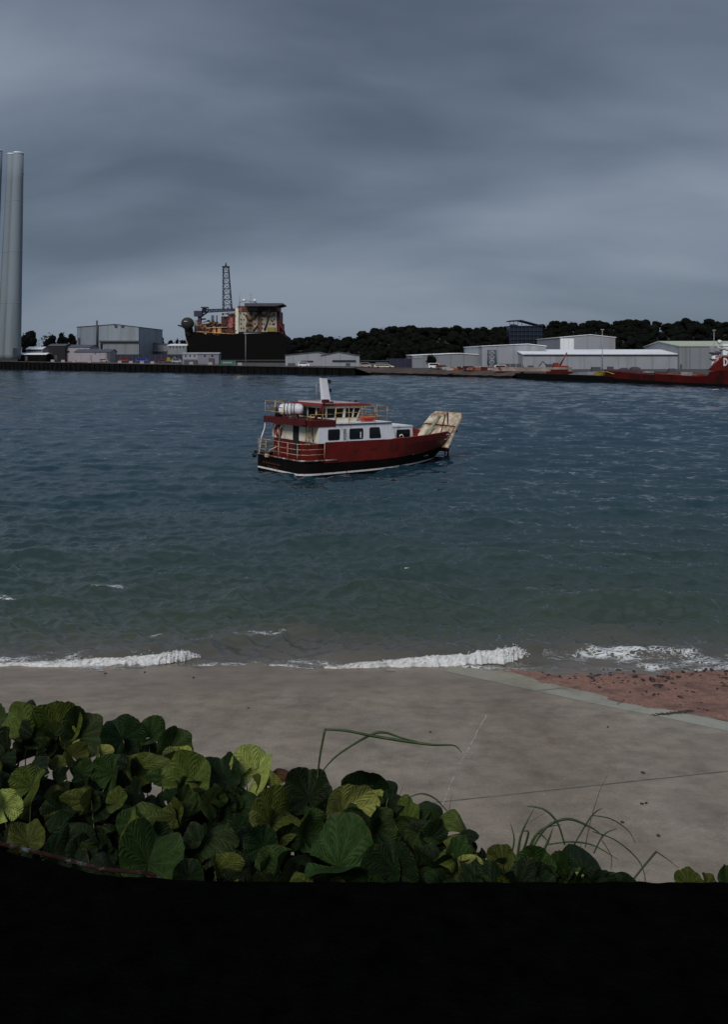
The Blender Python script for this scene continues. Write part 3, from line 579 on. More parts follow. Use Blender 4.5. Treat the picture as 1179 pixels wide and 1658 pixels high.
# mast
q = MB(); q.hexa([(2.38, -.62, 4.76), (2.92, -.62, 4.76), (2.92, -.2, 4.76), (2.38, -.2, 4.76), (2.17, -.56, 6.5), (2.6, -.56, 6.46), (2.6, -.24, 6.46), (2.17, -.24, 6.5)])
ms = q.build('mast', M_white, ferry)
q = MB(); q.box(2.64, 3.0, -.5, -.3, 6.1, 6.17); q.box(2.78, 2.98, -.5, -.3, 6.17, 6.34); q.build('mast_lamp', M_rubber, ms)
q = MB(); q.box(2.75, 3.05, -.5, -.3, 5.5, 5.56); q.box(2.85, 3.03, -.5, -.3, 5.56, 5.74); q.build('mast_lamp', M_rubber, ms)
q = MB(); q.box(2.15, 2.64, -.6, -.2, 6.5, 6.54); q.tube([(2.3, -.4, 6.54), (2.3, -.4, 6.62)], .06, 6); q.build('mast_cap', M_rubber, ms)
q = MB(); q.tube([(1.8, -.5, 4.76), (1.78, -.5, 6.05)], .016, 5); q.build('whip_aerial', M_railp, ferry)
q = MB(); q.tube([(4.6, -1.2, 4.74), (4.6, -1.2, 4.95)], .1, 8); q.tube([(5.1, .2, 4.7), (5.1, .2, 4.88)], .06, 8); q.build('roof_lamp', M_rubber, ferry)
# davit on the aft upper deck
q = MB(); q.tube([(.75, -1.95, 3.74), (1.25, -2.15, 4.6), (1.35, -2.2, 4.95)], .10, 6); q.tube([(1.05, -2.35, 3.74), (1.28, -2.2, 4.7)], .06, 6); q.box(1.2, 1.6, -2.4, -2.05, 4.85, 5.08); q.tube([(1.4, -2.2, 4.95), (2.1, -2.1, 4.86)], .05, 6); q.build('davit', M_redd, ferry)
# anchor davit forward of the house
q = MB(); q.tube([(8.3, .9, 2.6), (8.0, 1.0, 3.6), (7.9, 1.0, 3.9)], .08, 6); q.tube([(8.6, .9, 2.7), (8.0, 1.0, 3.75)], .05, 6); q.build('deck_crane', M_redd, ferry)
# fore cabin on the open deck
q = MB(); q.prism([(7.25, 1.0), (9.32, 1.0), (9.12, 3.02), (7.15, 3.02)], 'y', -1.95, .6); q.prism([(7.05, 3.022), (9.16, 3.022), (9.1, 3.12), (7.1, 3.12)], 'y', -2.0, .65); fc = q.build('fore_cabin', M_white, ferry)
q = MB(); q.prism(rrect(7.68, 8.90, 2.25, 2.84, .08), 'y', -1.953, -1.968); f = q.build('window', M_rubber, fc)
q = MB(); q.prism(rrect(7.72, 8.86, 2.29, 2.80, .06), 'y', -1.97, -1.976); q.build('pane', M_pane, fc)
q = MB(); q.prism(rrect(-1.7, -.4, 2.2, 2.9, .08), 'x', 7.12, 7.17); q.build('aft_window', M_pane, fc)
q = MB(); q.tube([(7.35, -2.72, 2.25), (7.37, -2.72, 2.5), (7.55, -2.72, 2.56), (7.68, -2.70, 2.45), (7.7, -2.7, 2.25)], .04, 6); q.build('hoop', M_cream, ferry)
# bow ramp
rb = [(12.25, 1.35), (14.3, 3.80)]
dv = Vector((rb[1][0]-rb[0][0], 0, rb[1][1]-rb[0][1])); nrm = Vector((-dv.z, 0, dv.x)).normalized()*.06
q = MB()
wb_, wt_ = 2.3, 1.68
A = [Vector((rb[0][0], -wb_, rb[0][1])), Vector((rb[0][0], wb_, rb[0][1])), Vector((rb[1][0]-.25*dv.x/dv.z, wt_+.06, rb[1][1]-.25)), Vector((rb[1][0], wt_-.22, rb[1][1])), Vector((rb[1][0], -wt_+.22, rb[1][1])), Vector((rb[1][0]-.25*dv.x/dv.z, -wt_-.06, rb[1][1]-.25))]
n = 6; q.add([a+nrm for a in A]+[a-nrm for a in A], [tuple(range(n)), tuple(range(2*n-1, n-1, -1))]+[(i, (i+1) % n, n+(i+1) % n, n+i) for i in range(n)])
rp = q.build('bow_ramp', M_ramp, ferry)
q = MB(); q.tube([A[2]-nrm*.2, A[3], A[4], A[5]-nrm*.2], .06, 6); q.build('ramp_lip', mat('rusty_ramp_lip', (.24, .10, .05), .7, .4, 4, stain=(.2, .17, .06), stain_amt=.5), rp)
def on_ramp(t, y, o=.08): p = A[0].lerp(Vector((A[4].x, A[0].y, A[4].z)), t); return Vector((p.x, y, p.z))+nrm.normalized()*o
q = MB(); q.tube([on_ramp(.60, 1.75), on_ramp(.60, -1.75)], .05, 6); q.tube([on_ramp(.60, 1.75), (11.6, 2.35, 2.1)], .03, 5); q.tube([on_ramp(.60, -1.75), (12.7, -1.85, 2.0)], .04, 5); q.build('ramp_bar', M_redd, rp)
q = MB(); q.tube([on_ramp(.96, -.1, .12), (12.95, -1.62, 2.0)], .075, 6); q.tube([on_ramp(.90, 0, .12), (12.5, -1.0, 1.7)], .05, 6); q.tube([(12.95, -1.62, 2.0), (12.95, -1.62, 1.4)], .07, 6); q.tube([(12.6, -1.1, 2.15), (12.95, -1.4, 2.2)], .04, 6); q.build('ramp_strut', M_redd, ferry)
q = MB(); q.tube([on_ramp(.85, .5, .14), on_ramp(.2, .55, .25)], .13, 8); q.tube([on_ramp(.5, .35, .14), on_ramp(.2, .4, .25)], .09, 8); q.build('ramp_ram', mat('grey_green_metal', (.22, .24, .18), .5, .3, 5, stain=(.2, .12, .05), stain_amt=.4), rp)
q = MB(); q.tube([on_ramp(.62, -1.72, .1)+Vector((0, 0, -.2)), on_ramp(.62, -1.72, .1)+Vector((.12, 0, -.5))], .13, 8); q.build('ramp_shackle', M_rubber, rp)
# anchor and chain over the bow
q = MB(); q.tube([(13.05, -1.3, 1.5), (13.2, -1.3, 1.2), (13.15, -1.3, .6)], .07, 6); q.tube([(13.05, -1.05, 1.3), (13.1, -1.05, .7)], .05, 6); q.box(12.95, 13.25, -1.45, -1.1, 1.3, 1.62); q.box(13.05, 13.2, -1.45, -1.0, .45, .62); q.build('anchor_gear', M_rubber, ferry)
q = MB(); q.box(11.5, 11.9, -1.2, -.2, .25, .5); q.build('bow_fender', M_rubber, ferry)
# painted marks: white letters on the bow plate, draught marks, worn name on the stern
def hull_mark(s0, s1, z0, z1, q, o=.03):
    a, b_, c, d = hull_pt(s0, z0, -1), hull_pt(s1, z0, -1), hull_pt(s1, z1, -1), hull_pt(s0, z1, -1)
    vs = [(p[0], p[1]-o, p[2]) for p in (a, b_, c, d)]; vs += [(p[0], p[1]-o+.012, p[2]) for p in (a, b_, c, d)]
    q.hexa([vs[4], vs[5], vs[1], vs[0], vs[7], vs[6], vs[2], vs[3]])
q = MB()
for s0, s1, z0, z1 in ((.945, .955, 2.05, 2.5), (.955, .967, 2.42, 2.5), (.955, .967, 2.05, 2.14), (.967, .973, 2.14, 2.42), (.98, .996, 2.40, 2.48), (.98, .986, 2.25, 2.40), (.98, .996, 2.20, 2.27), (.99, .996, 2.06, 2.20), (.98, .996, 2.02, 2.09)): hull_mark(s0, s1, z0-.12, z1-.12, q)
q.build('bow_lettering', M_stripe, ferry)
q = MB()
for s0, s1, z0, z1 in ((.84, .852, .84, .88), (.862, .874, .84, .90), (.878, .886, .84, .88), (.866, .87, .90, .93)): hull_mark(s0, s1, z0, z1, q, .03)
q.build('draught_mark', M_stripe, ferry)
q = MB(); M_worn = mat('worn_name_paint', (.10, .028, .014), .7, .4, 6)
for row, (y0, y1, z) in enumerate(((1.9, -.4, .62), (1.2, -.1, .38))):
    y = y0
    while y > y1:
        wd = random.uniform(.07, .12)
        q.box(-.962, -.954, y-wd, y, z, z+.03); q.box(-.962, -.954, y-.03, y, z+.03, z+random.choice((.09, .13))); y -= wd+.05
q.build('stern_lettering', M_worn, ferry)
# faint scuffs on the topsides
q = MB()
for s0, s1, z0, z1 in ((.30, .33, 1.55, 1.75), (.40, .44, 1.6, 1.75), (.56, .585, 1.45, 1.8), (.65, .68, 1.5, 1.8), (.72, .735, 1.6, 1.8)): hull_mark(s0, s1, z0, z1, q, .022)
q.build('scuff_mark', M_redd, ferry)
# life raft canister and lifebuoy, carried by the ferry
raft = thing('life_raft', ferry.matrix_basis @ Vector((.55, .75, 4.28)), 'white life raft canister with dark straps on the aft upper deck of the ferry', 'life raft', rz=R(-4))
prof = [(.02, -.86), (.22, -.84), (.34, -.74), (.40, -.6), (.41, -.05), (.425, -.05), (.425, .05), (.41, .05), (.40, .6), (.34, .74), (.22, .84), (.02, .86)]
q = MB(); q.lathe(prof, n=28, M_=Matrix.Rotation(R(90), 4, 'Y')); q.build('canister', M_white, raft)
for x in (-.42, -.2, .02, .26):
    q = MB(); q.lathe([(.428, x-.02), (.432, x+.02)], n=28, M_=Matrix.Rotation(R(90), 4, 'Y')); q.build('strap', M_rubber, raft)
q = MB()
for x in (-.45, .45): q.prism([(-.4, -.535), (.4, -.535), (.44, -.25), (.36, -.25), (.3, -.36), (-.3, -.36), (-.36, -.25), (-.44, -.25)], 'x', x-.04, x+.04)
q.build('cradle', M_redd, raft)
buoy = thing('lifebuoy', ferry.matrix_basis @ Vector((.25, 2.0, 2.75)), 'red lifebuoy hanging on the cream aft wall of the ferry', 'lifebuoy', rz=R(36))
q = MB(); ng, nq = 28, 10; vs = []; fs = []
for i in range(ng):
    a = 2*math.pi*i/ng
    for j in range(nq):
        b_ = 2*math.pi*j/nq; rr = .34+.10*math.cos(b_); vs.append((.09*math.sin(b_), rr*math.cos(a), rr*math.sin(a)))
for i in range(ng):
    for j in range(nq): fs.append((i*nq+j, ((i+1) % ng)*nq+j, ((i+1) % ng)*nq+(j+1) % nq, i*nq+(j+1) % nq))
q.add(vs, fs, 0, True); q.build('ring', M_redl, buoy)
q = MB(); q.tube([(.0, -.08, .15), (-.02, -.12, -.05), (0, .0, -.2), (.0, .08, .05)], .04, 6); q.build('rope', M_stripe, buoy)
drum = tag(MB().lathe([(.05, -.35), (.32, -.33), (.34, .0), (.32, .33), (.05, .35)], n=18).build('rope_drum', M_rubber, None, ferry.matrix_basis @ Vector((.35, 2.05, 4.10))), 'dark round drum beside the white life raft canister on the ferry', 'drum')

# ================================================================== FAR SHORE
# left quay, pier head, right shore: one land sheet with a wall at its edge
edge = [(-520, 640), (-188, 448), (-3.3, 320), (-2.6, 350), (53, 287), (75, 284), (150, 238), (420, 150)]
mb = MB(); zt = [4.0, 4.0, 2.7, 2.6, 2.2, 2.2, 2.2, 2.2]
def landz(i): return zt[i]
back = [(700, 150), (900, 1500), (-1100, 1500), (-1100, 640)]
vs = [(x, y, zt[i]) for i, (x, y) in enumerate(edge)]+[(x, y, 3.2) for x, y in back]
# yard surface triangulated from a middle line so that each quay keeps its own height
mid = [(-520, 700), (-188, 520), (-3.3, 470), (-2.6, 471), (53, 470), (70, 471), (150, 470), (420, 450)]
vs2 = [(x, y, 3.6 if i < 2 else 3.0) for i, (x, y) in enumerate(mid)]
n = len(edge)
mb.add(vs[:n]+vs2, [(i, i+1, n+i+1, n+i) for i in range(n-1)])
tag(mb.build('quay_yard', M_yard), kind='structure')
mb = MB()
for i in range(3): 
    a, b_ = edge[i], edge[i+1]
    mb.add([(a[0], a[1], -3), (b_[0], b_[1], -3), (b_[0], b_[1], zt[i+1]), (a[0], a[1], zt[i])], [(0, 1, 2, 3)])
# timber fenders and coping of the quay face
a, b_ = Vector((-188, 448, 4)), Vector((-3.3, 320, 2.7)); d = (b_-a).normalized(); nn = Vector((d.y, -d.x, 0)); 
if nn.y > 0: nn = -nn
for i in range(64):
    p = a.lerp(b_, i/63); q0 = p+nn*.02; q1 = p+nn*.5; hw = d*.25
    mb.hexa([(q1-hw).to_tuple()[:2]+(-2,), (q1+hw).to_tuple()[:2]+(-2,), (q0+hw).to_tuple()[:2]+(-2,), (q0-hw).to_tuple()[:2]+(-2,), (q1-hw).to_tuple()[:2]+(p.z-.4,), (q1+hw).to_tuple()[:2]+(p.z-.4,), (q0+hw).to_tuple()[:2]+(p.z-.4,), (q0-hw).to_tuple()[:2]+(p.z-.4,)])
q_ = mb.build('quay_wall', M_quay); tag(q_, 'long dark timber faced quay wall along the far left shore', 'quay wall')
mb = MB(); c0, c1 = a+Vector((0, 0, .02)), b_+Vector((0, 0, .02)); mb.hexa([c0+nn*.3, c1+nn*.3, c1-nn*.6, c0-nn*.6, c0+nn*.3+Vector((0, 0, .3)), c1+nn*.3+Vector((0, 0, .3)), c1-nn*.6+Vector((0, 0, .3)), c0-nn*.6+Vector((0, 0, .3))]); mb.build('coping', mat('quay_coping_concrete', (.075, .065, .065), .9, .4, .3), q_)
# sloping foreshore to the right of the pier
mb = MB()
for (a, za), (b_, zb) in zip([((-3.3, 320), 2.6), ((-2.6, 350), 2.5), ((53, 287), 2.2), ((75, 284), 2.2), ((150, 238), 2.2)], [((-2.6, 350), 2.5), ((53, 287), 2.2), ((75, 284), 2.2), ((150, 238), 2.2), ((420, 150), 2.2)]):
    A_, B_ = Vector((*a, 0)), Vector((*b_, 0)); d = (B_-A_).normalized(); nn = Vector((d.y, -d.x, 0)); nn = -nn if nn.y > 0 else nn
    m = max(4, int((B_-A_).length/2))
    rows = []
    for off, zf in ((0, 1.0), (3.5, .62), (5.5, .34), (5.7, -.3)):
        rows.append([A_.lerp(B_, i/m)+nn*(off+.7*mnoise.noise(Vector((a[0]+i*.7, off, 0))))*1.0+Vector((0, 0, (za+(zb-za)*i/m)*zf+(.35*mnoise.noise(Vector((a[0]+i*.9, off*2, 3))) if off else 0))) for i in range(m+1)])
    for k in range(3):
        for i in range(m): mb.add([rows[k][i], rows[k][i+1], rows[k+1][i+1], rows[k+1][i]], [(0, 1, 2, 3)], 0 if k < 2 else 1)
tag(mb.build('foreshore', [M_shore, M_quay]), kind='structure')
# hill
def hill_h(x, Y):
    base = 4+.0*x
    t = max(0, min(1, (Y-480)/220)); t = t*t*(3-2*t)
    px = x/700*F+CX
    k = np.interp(px, [-400, 300, 440, 560, 640, 760, 840, 920, 1179, 1700], [6, 6, 10, 12, 20, 22, 22, 26, 26, 28])
    return base+(k-4)*t
mb = MB(); xs = np.linspace(-900, 900, 91); ys = np.linspace(470, 900, 30); nc = len(xs)
mb.add([(x, y, hill_h(x, y)) for y in ys for x in xs], [(i*nc+j, i*nc+j+1, (i+1)*nc+j+1, (i+1)*nc+j) for i in range(len(ys)-1) for j in range(nc-1)], 0, True)
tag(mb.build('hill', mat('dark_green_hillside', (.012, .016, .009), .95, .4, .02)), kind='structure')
# green field showing at right
mb = MB(); f0 = W(1080, 556, 640); f1 = W(1420, 556, 640); mb.add([W(1085, 562, 560), W(1500, 562, 560), W(1500, 548, 660), W(1095, 551, 660)], [(0, 1, 2, 3)]); tag(mb.build('field', mat('green_grass_field', (.028, .062, .012), .95, .2, .05)), kind='structure')
# far ground sheet
mb = MB(); mb.add([(-3500, 640, 1.5), (3500, 640, 1.5), (3500, 4500, 1.5), (-3500, 4500, 1.5)], [(0, 1, 2, 3)]); tag(mb.build('ground', mat('far_dark_ground', (.03, .036, .03), .95, .3, .01)), kind='structure')

# ---- trees
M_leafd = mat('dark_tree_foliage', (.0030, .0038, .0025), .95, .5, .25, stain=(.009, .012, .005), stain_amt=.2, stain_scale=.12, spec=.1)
M_trunk = mat('dark_tree_trunk', (.04, .03, .022), .9, .3, 1)
def crown_geo(mb, c, r, h, rnd, nlobe=9, leaf=60, lsz=.9):
    ico = crown_geo.ico
    for k in range(nlobe):
        a = rnd.uniform(0, 6.28); rr = r*rnd.uniform(0, .62); zc = rnd.uniform(-.32, .38)*h
        lr = r*rnd.uniform(.36, .60)*(1-.35*abs(zc)/h)
        o = Vector((c[0]+rr*math.cos(a), c[1]+rr*math.sin(a), c[2]+zc)); sd = rnd.uniform(0, 90)
        vs = []
        for v in ico[0]:
            n_ = 1+.30*mnoise.noise(v*2.2+Vector((sd, 0, 0)))+.20*mnoise.noise(v*5+Vector((0, sd, 0)))
            vs.append(o+Vector((v.x*lr*n_, v.y*lr*n_, v.z*lr*n_*.85*h/r/1.6)))
        mb.add(vs, ico[1], 0, False)
    for k in range(leaf):
        d = Vector((rnd.gauss(0, 1), rnd.gauss(0, 1), rnd.gauss(0, 1))).normalized(); p = Vector(c)+Vector((d.x*r*.95, d.y*r*.95, d.z*h*.58))*rnd.uniform(.75, 1.04)
        u = Vector((rnd.gauss(0, 1), rnd.gauss(0, 1), rnd.gauss(0, 1))).normalized()*lsz*rnd.uniform(.4, 1); v = u.cross(d).normalized()*lsz*rnd.uniform(.3, .8)
        mb.add([p-u, p-v*.6, p+u, p+v], [(0, 1, 2, 3)])
_b = bmesh.new(); bmesh.ops.create_icosphere(_b, subdivisions=2, radius=1); _b.verts.ensure_lookup_table()
crown_geo.ico = ([v.co.copy() for v in _b.verts], [tuple(v.index for v in f.verts) for f in _b.faces]); _b.free()
def tree(px, py_top, py_base, wpx, Y, label, group=None, seed=0, lobes=11):
    g = random.Random(seed+int(px)); zb = zat(py_base, Y); ztp = zat(py_top, Y); r = wpx/2/F*Y; x = xat(px, Y)
    t = thing('tree', (x, Y, zb), label, 'tree', group)
    H = ztp-zb; q = MB(); q.tube([(0, 0, -.3), (.1, 0, H*.3), (0, .1, H*.7)], .45 if H > 8 else .25, 7, 0, .12)
    for k in range(4):
        a = g.uniform(0, 6.28); q.tube([(0, 0, H*.3), (r*.5*math.cos(a), r*.5*math.sin(a), H*.65)], .16, 5, 0, .06)
    q.build('trunk', M_trunk, t)
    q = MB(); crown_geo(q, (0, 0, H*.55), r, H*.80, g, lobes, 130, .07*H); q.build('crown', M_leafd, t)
    return t
tree(46, 537, 579, 34, 560, 'broad dark tree beside the right hand grey tower', 'trees behind the left quay', 1, 14)
tree(79, 539, 579, 27, 560, 'rounded dark tree left of the pair of smaller trees behind the quay', 'trees behind the left quay', 2)
tree(100, 539, 579, 18, 562, 'narrow dark tree in the middle of the row behind the quay', 'trees behind the left quay', 3)
tree(117, 541, 579, 18, 564, 'dark tree touching the left edge of the tall grey shed', 'trees behind the left quay', 4)
tree(698, 573, 597, 19, 330, 'small dark round tree standing against the long low grey shed', None, 5)
for i, (px, tp, wd) in enumerate(((228, 548, 12), (242, 551, 10), (251, 549, 9), (262, 546, 11), (276, 550, 12), (288, 548, 14), (298, 549, 14))):
    tree(px, tp, 580, wd, 900, 'small far tree on the skyline between the grey shed and the black ship', 'far skyline trees', 20+i, 5)
# wood on the hill: one mass
g = random.Random(33); mb = MB()
sky_px = [430, 462, 490, 520, 545, 575, 595, 620, 650, 690, 715, 740, 760, 790, 830, 870, 900, 940, 960, 985, 1020, 1060, 1075, 1110, 1179, 1500]
sky_py = [556, 549, 545, 541, 543, 545, 536, 529, 527, 529, 530, 526, 531, 528, 527, 528, 518, 520, 517, 522, 516, 518, 524, 517, 520, 518]
px = 425
while px < 1480:
    Y = 700; top = zat(np.interp(px, sky_px, sky_py)+g.uniform(0, 2.5), Y); r = g.uniform(3.5, 8.5)
    crown_geo(mb, (xat(px, Y), Y+g.uniform(-8, 8), top-r*.85), r*1.15, r*1.6, g, 8, 70, .55); px += r*.75/700*F
for row in range(5):
    Y = 640-row*34; px = 440
    while px < 1480:
        zt_ = np.interp(px, sky_px, sky_py); top = zat(zt_+7+row*7+g.uniform(-2, 6), Y); r = g.uniform(4, 7)
        if not (1075 < px and row > 2): crown_geo(mb, (xat(px, Y), Y+g.uniform(-8, 8), top-r*.8), r*1.1, r*1.8, g, 5, 30, .6)
        px += r*1.2/640*F
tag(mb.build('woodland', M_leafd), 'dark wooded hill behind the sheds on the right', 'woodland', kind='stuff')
# brighter bushy trees low at the left end of the wood
M_leafm = mat('mid_green_foliage', (.030, .045, .016), .9, .5, .3)

# ---- sheds
def shed(name, label, pl, pr, py_e, py_r, py_b, Y, depth, mw, mr, gable='side', group=None, ridge=.5, ov=.35, rot=0., over=0.):
    """gable='front': the gable faces the water; 'side': the eave faces the water"""
    Wd = (pr-pl)/F*Y; zb = zat(py_b, Y); He = zat(py_e, Y)-zb; Hr = zat(py_r, Y+depth*(ridge if gable == 'side' else 0))-zb
    t = thing(name, (xat((pl+pr)/2, Y), Y, zb), label, 'shed', group, rot); h = Wd/2
    q = MB()
    if gable == 'front':
        rx = -h+Wd*ridge
        q.prism([(-h, -.5), (h, -.5), (h, He), (rx, Hr), (-h, He)], 'y', 0, depth)
        q.build('wall', mw, t); q = MB(); th = .25
        q.prism([(-h-ov, He-.1), (rx, Hr), (rx, Hr+th), (-h-ov, He+th-.1)], 'y', -ov, depth+ov); q.prism([(rx, Hr), (h+ov, He-.1), (h+ov, He+th-.1), (rx, Hr+th)], 'y', -ov, depth+ov)
    else:
        ry = depth*ridge
        q.prism([(0, -.5), (depth, -.5), (depth, He), (ry, Hr), (0, He)], 'x', -h, h)
        q.build('wall', mw, t); q = MB(); th = .25
        q.prism([(-ov, He-.1), (ry, Hr), (ry, Hr+th), (-ov, He+th-.1)], 'x', -h-ov, h+ov); q.prism([(ry, Hr), (depth+ov, He-.1), (depth+ov, He+th-.1), (ry, Hr+th)], 'x', -h-ov, h+ov)
    q.build('roof', mr, t)
    t['_s'] = 1; del t['_s']
    t_dim[t.name] = (h, He, zb, Y, depth)
    return t
t_dim = {}
def panel(t, part, pl, pr, pt, pb, m, o=.06, d=.05):
    h, He, zb, Y, dp = t_dim[t.name]; x0 = xat(pl, Y)-t.location.x; x1 = xat(pr, Y)-t.location.x; z1 = zat(pt, Y)-zb; z0 = zat(pb, Y)-zb
    q = MB(); q.box(x0, x1, -o-d, -o, z0, z1); return q.build(part, m, t)
# tall grey shed, left
t = shed('tall_shed', 'tall grey industrial shed with a low gable roof and black chimney pipe, far left', 124, 224, 529.5, 525.2, 582, 505, 60, M_shedb, M_roofd, 'front', ridge=.62)
panel(t, 'canopy', 161, 224, 551.5, 553.8, M_roofd, .3, 1.2); panel(t, 'sliding_door', 168, 186, 554, 581, M_shedd, .1, .12); panel(t, 'sliding_door', 188, 222, 554, 581, M_shedd, .1, .12); panel(t, 'doorway', 162, 166, 557, 567, M_dark, .05, .05)
q = MB(); Yp = 504.3; p = W(156.5, 567, Yp)-t.location; p2 = W(156.5, 519, Yp)-t.location; q.tube([p, p2], .55, 8); q.build('chimney', M_roofd, t)
panel(t, 'louvre', 126, 129.5, 547, 558, M_roofd, .05, .05)
for a in (187, 198): panel(t, 'roof_vent', a-2, a+2, 526.3, 529, M_roofd, .3, .6)
t = shed('low_shed', 'low pale pinkish shed nearest the dark hut, half hidden by another', 105, 145, 562, 558.8, 584, 470, 16, M_shedp, M_roofd, 'side', 'pale low sheds on the left quay')
panel(t, 'window', 108, 112, 568, 571, M_pane); panel(t, 'window', 131, 134, 571, 575, M_pane)
t = shed('low_shed', 'low pale pinkish shed with dark roof in front of the tall grey shed', 120, 178, 570, 566, 585.5, 455, 12, M_shedp, M_roofd, 'side', 'pale low sheds on the left quay', ridge=.6)
panel(t, 'door', 145, 148, 575, 584, M_shedd); panel(t, 'window', 153, 155, 572, 573.5, M_pane); panel(t, 'end_bay', 172.5, 178, 571, 585, M_roofd)
t = shed('dark_hut', 'black square hut with a shallow hipped roof behind the quay', 78, 105, 560, 557.5, 584, 468, 10, M_dark, M_roofd, 'side')
panel(t, 'door', 88, 92, 575, 584, M_roofd)
t = shed('white_cabin', 'low white roofed cabin beside the right hand grey tower', 42, 68, 565.5, 562, 573, 490, 10, M_shedp, M_roof, 'side'); panel(t, 'window_band', 44, 66, 567, 568.5, M_pane)
t = shed('white_roofed_store', 'long white topped store running from the tower to the orange machine', 28, 74, 574, 572, 584, 460, 8, M_quay, M_roof, 'side'); panel(t, 'door', 40, 44, 577, 584, M_roofd)
t = shed('arched_shed', 'wide grey shed with shallow arched roof right of the tall grey shed', 225, 271, 559, 555.8, 580, 540, 40, M_shedd, M_roofd, 'front'); panel(t, 'pale_band', 225, 270, 567, 569, M_shed, .2, .6); panel(t, 'dark_band', 225, 270, 569.2, 573, M_roofd, .1, .2)
t = shed('flat_shed', 'flat roofed grey shed left of the black ship hull', 271, 302, 559.5, 557.5, 582, 520, 20, M_shedd, M_roof, 'side')
for i in range(5): panel(t, 'window', 274+i*5.5, 276+i*5.5, 561.5, 563.5, M_pane)
# dark blue hoarding along the quay
t = thing('hoarding', W(242, 586, 448), 'long dark blue site hoarding along the quay below the arched shed', 'hoarding'); q = MB(); q.box(-18, 18, -.1, .1, 0, 3.9)
q.build('panel', M_blue, t); q = MB()
for i in range(13): q.box(-18.1+3*i, -17.9+3*i, -.2, -.11, 0, 4.0)
q.build('post', M_roofd, t)
t = shed('site_office', 'white and lilac office cabins in front of the black ship hull', 295, 354, 573, 571.5, 590, 402, 6, mat('lilac_cabin_paint', (.19, .18, .225), .6, .15, .3), M_shed, 'side')
panel(t, 'white_front', 296, 320, 573.5, 582, M_shed); 
for i in range(3): panel(t, 'window', 299+i*7.3, 301.5+i*7.3, 575, 577.5, M_pane, .12)
for i in range(2): panel(t, 'window', 330+i*12, 333+i*12, 575, 577.5, M_pane)
panel(t, 'porch', 298, 319, 583, 590, M_roofd, .1, .5); panel(t, 'stair', 338, 347, 580, 590, M_roofd, .1, .3)
t = thing('shipping_container', W(369, 591.6, 382), 'green shipping container with a white band on the quay', 'container'); q = MB(); q.box(-3.4, 3.4, 0, 2.4, 0, 2.1); q.build('body', M_green, t)
q = MB(); q.box(-2.4, 1.8, -.05, -.01, .9, 1.45); q.build('white_band', M_shed, t); q = MB(); [q.box(-3.4+.4*i, -3.3+.4*i, -.03, -.002, .05, .85) for i in range(17)]; q.build('rib', M_green, t)
# white twin gabled shed near the pier head
t = shed('twin_gable_shed', 'white twin gabled shed behind the pier head, left roof greenish', 462, 534, 575, 570.5, 596, 372, 22, M_shed, M_roofd, 'front', 'twin gables', ridge=.72)
panel(t, 'door', 487, 507, 584, 586, M_blue, .1, .2); panel(t, 'door', 466, 478, 588, 596, M_roofd)
t = shed('twin_gable_shed', 'white gabled shed with a blue canopy at the pier head', 520, 582, 576, 570.5, 597, 366, 22, M_shed, M_roofd, 'front', 'twin gables', ridge=.45)
panel(t, 'canopy', 538, 576, 583, 584.6, M_blue, .1, .6); panel(t, 'door', 560, 567, 588, 597, M_roofd)
q = MB(); q.box(-9, 9, 0, 8, 0, 3.6); t = thing('blue_stack', (xat(668, 345), 345, 2.5), 'dark blue covered stack of cargo left of the small round tree', 'cargo stack'); q.build('cover', M_blue, t); q = MB(); [q.box(-9+3*i, -8.9+3*i, -.06, -.005, 0, 3.6) for i in range(7)]; q.build('strap', M_roofd, t)
# long low grey shed and the big sheds on the right
t = shed('long_low_shed', 'long low grey shed with pale roof right of the dark blue stack', 668, 792, 575.5, 572.5, 598, 340, 45, M_shedd, M_roof, 'front', ridge=.62)
panel(t, 'wall_band', 668, 684, 577, 580, M_shed, .1, .1)
t = shed('big_shed', 'big grey shed with pale roof carrying the lattice tower before it', 781, 884, 560.5, 557.4, 598, 330, 60, M_shed, M_roof, 'front', ridge=.72)
t = shed('long_eave_shed', 'very long grey shed with bright pale roof sloping to the water', 847, 1102, 573.5, 566.8, 599, 320, 30, M_shed, M_roof, 'side', ridge=.6)
panel(t, 'gutter', 847, 1102, 573.8, 575.0, M_roofd, .36, .2); panel(t, 'door', 1102-2, 1102-.4, 590, 596, M_roofd)
t = shed('high_shed', 'high pale shed with shallow gable rising behind the very long shed', 907, 997, 546.5, 542.2, 600, 380, 50, M_shed, M_roof, 'front', ridge=.55); panel(t, 'pale_bay', 908, 930, 548, 566, M_roof, .06, .06)
t = shed('end_shed', 'tall grey shed with cream gable end behind the red ship', 1101, 1260, 560.5, 553.2, 601, 318, 40, M_shedd, mat('greenish_cream_roof', (.40, .43, .33), .6, .1, .2), 'side', ridge=.55)
panel(t, 'door', 1102, 1105, 590, 597, M_roofd); panel(t, 'white_bay', 1171, 1260, 557, 575, M_roof); panel(t, 'wall_seam', 1117.6, 1118.2, 562, 600, M_roofd)
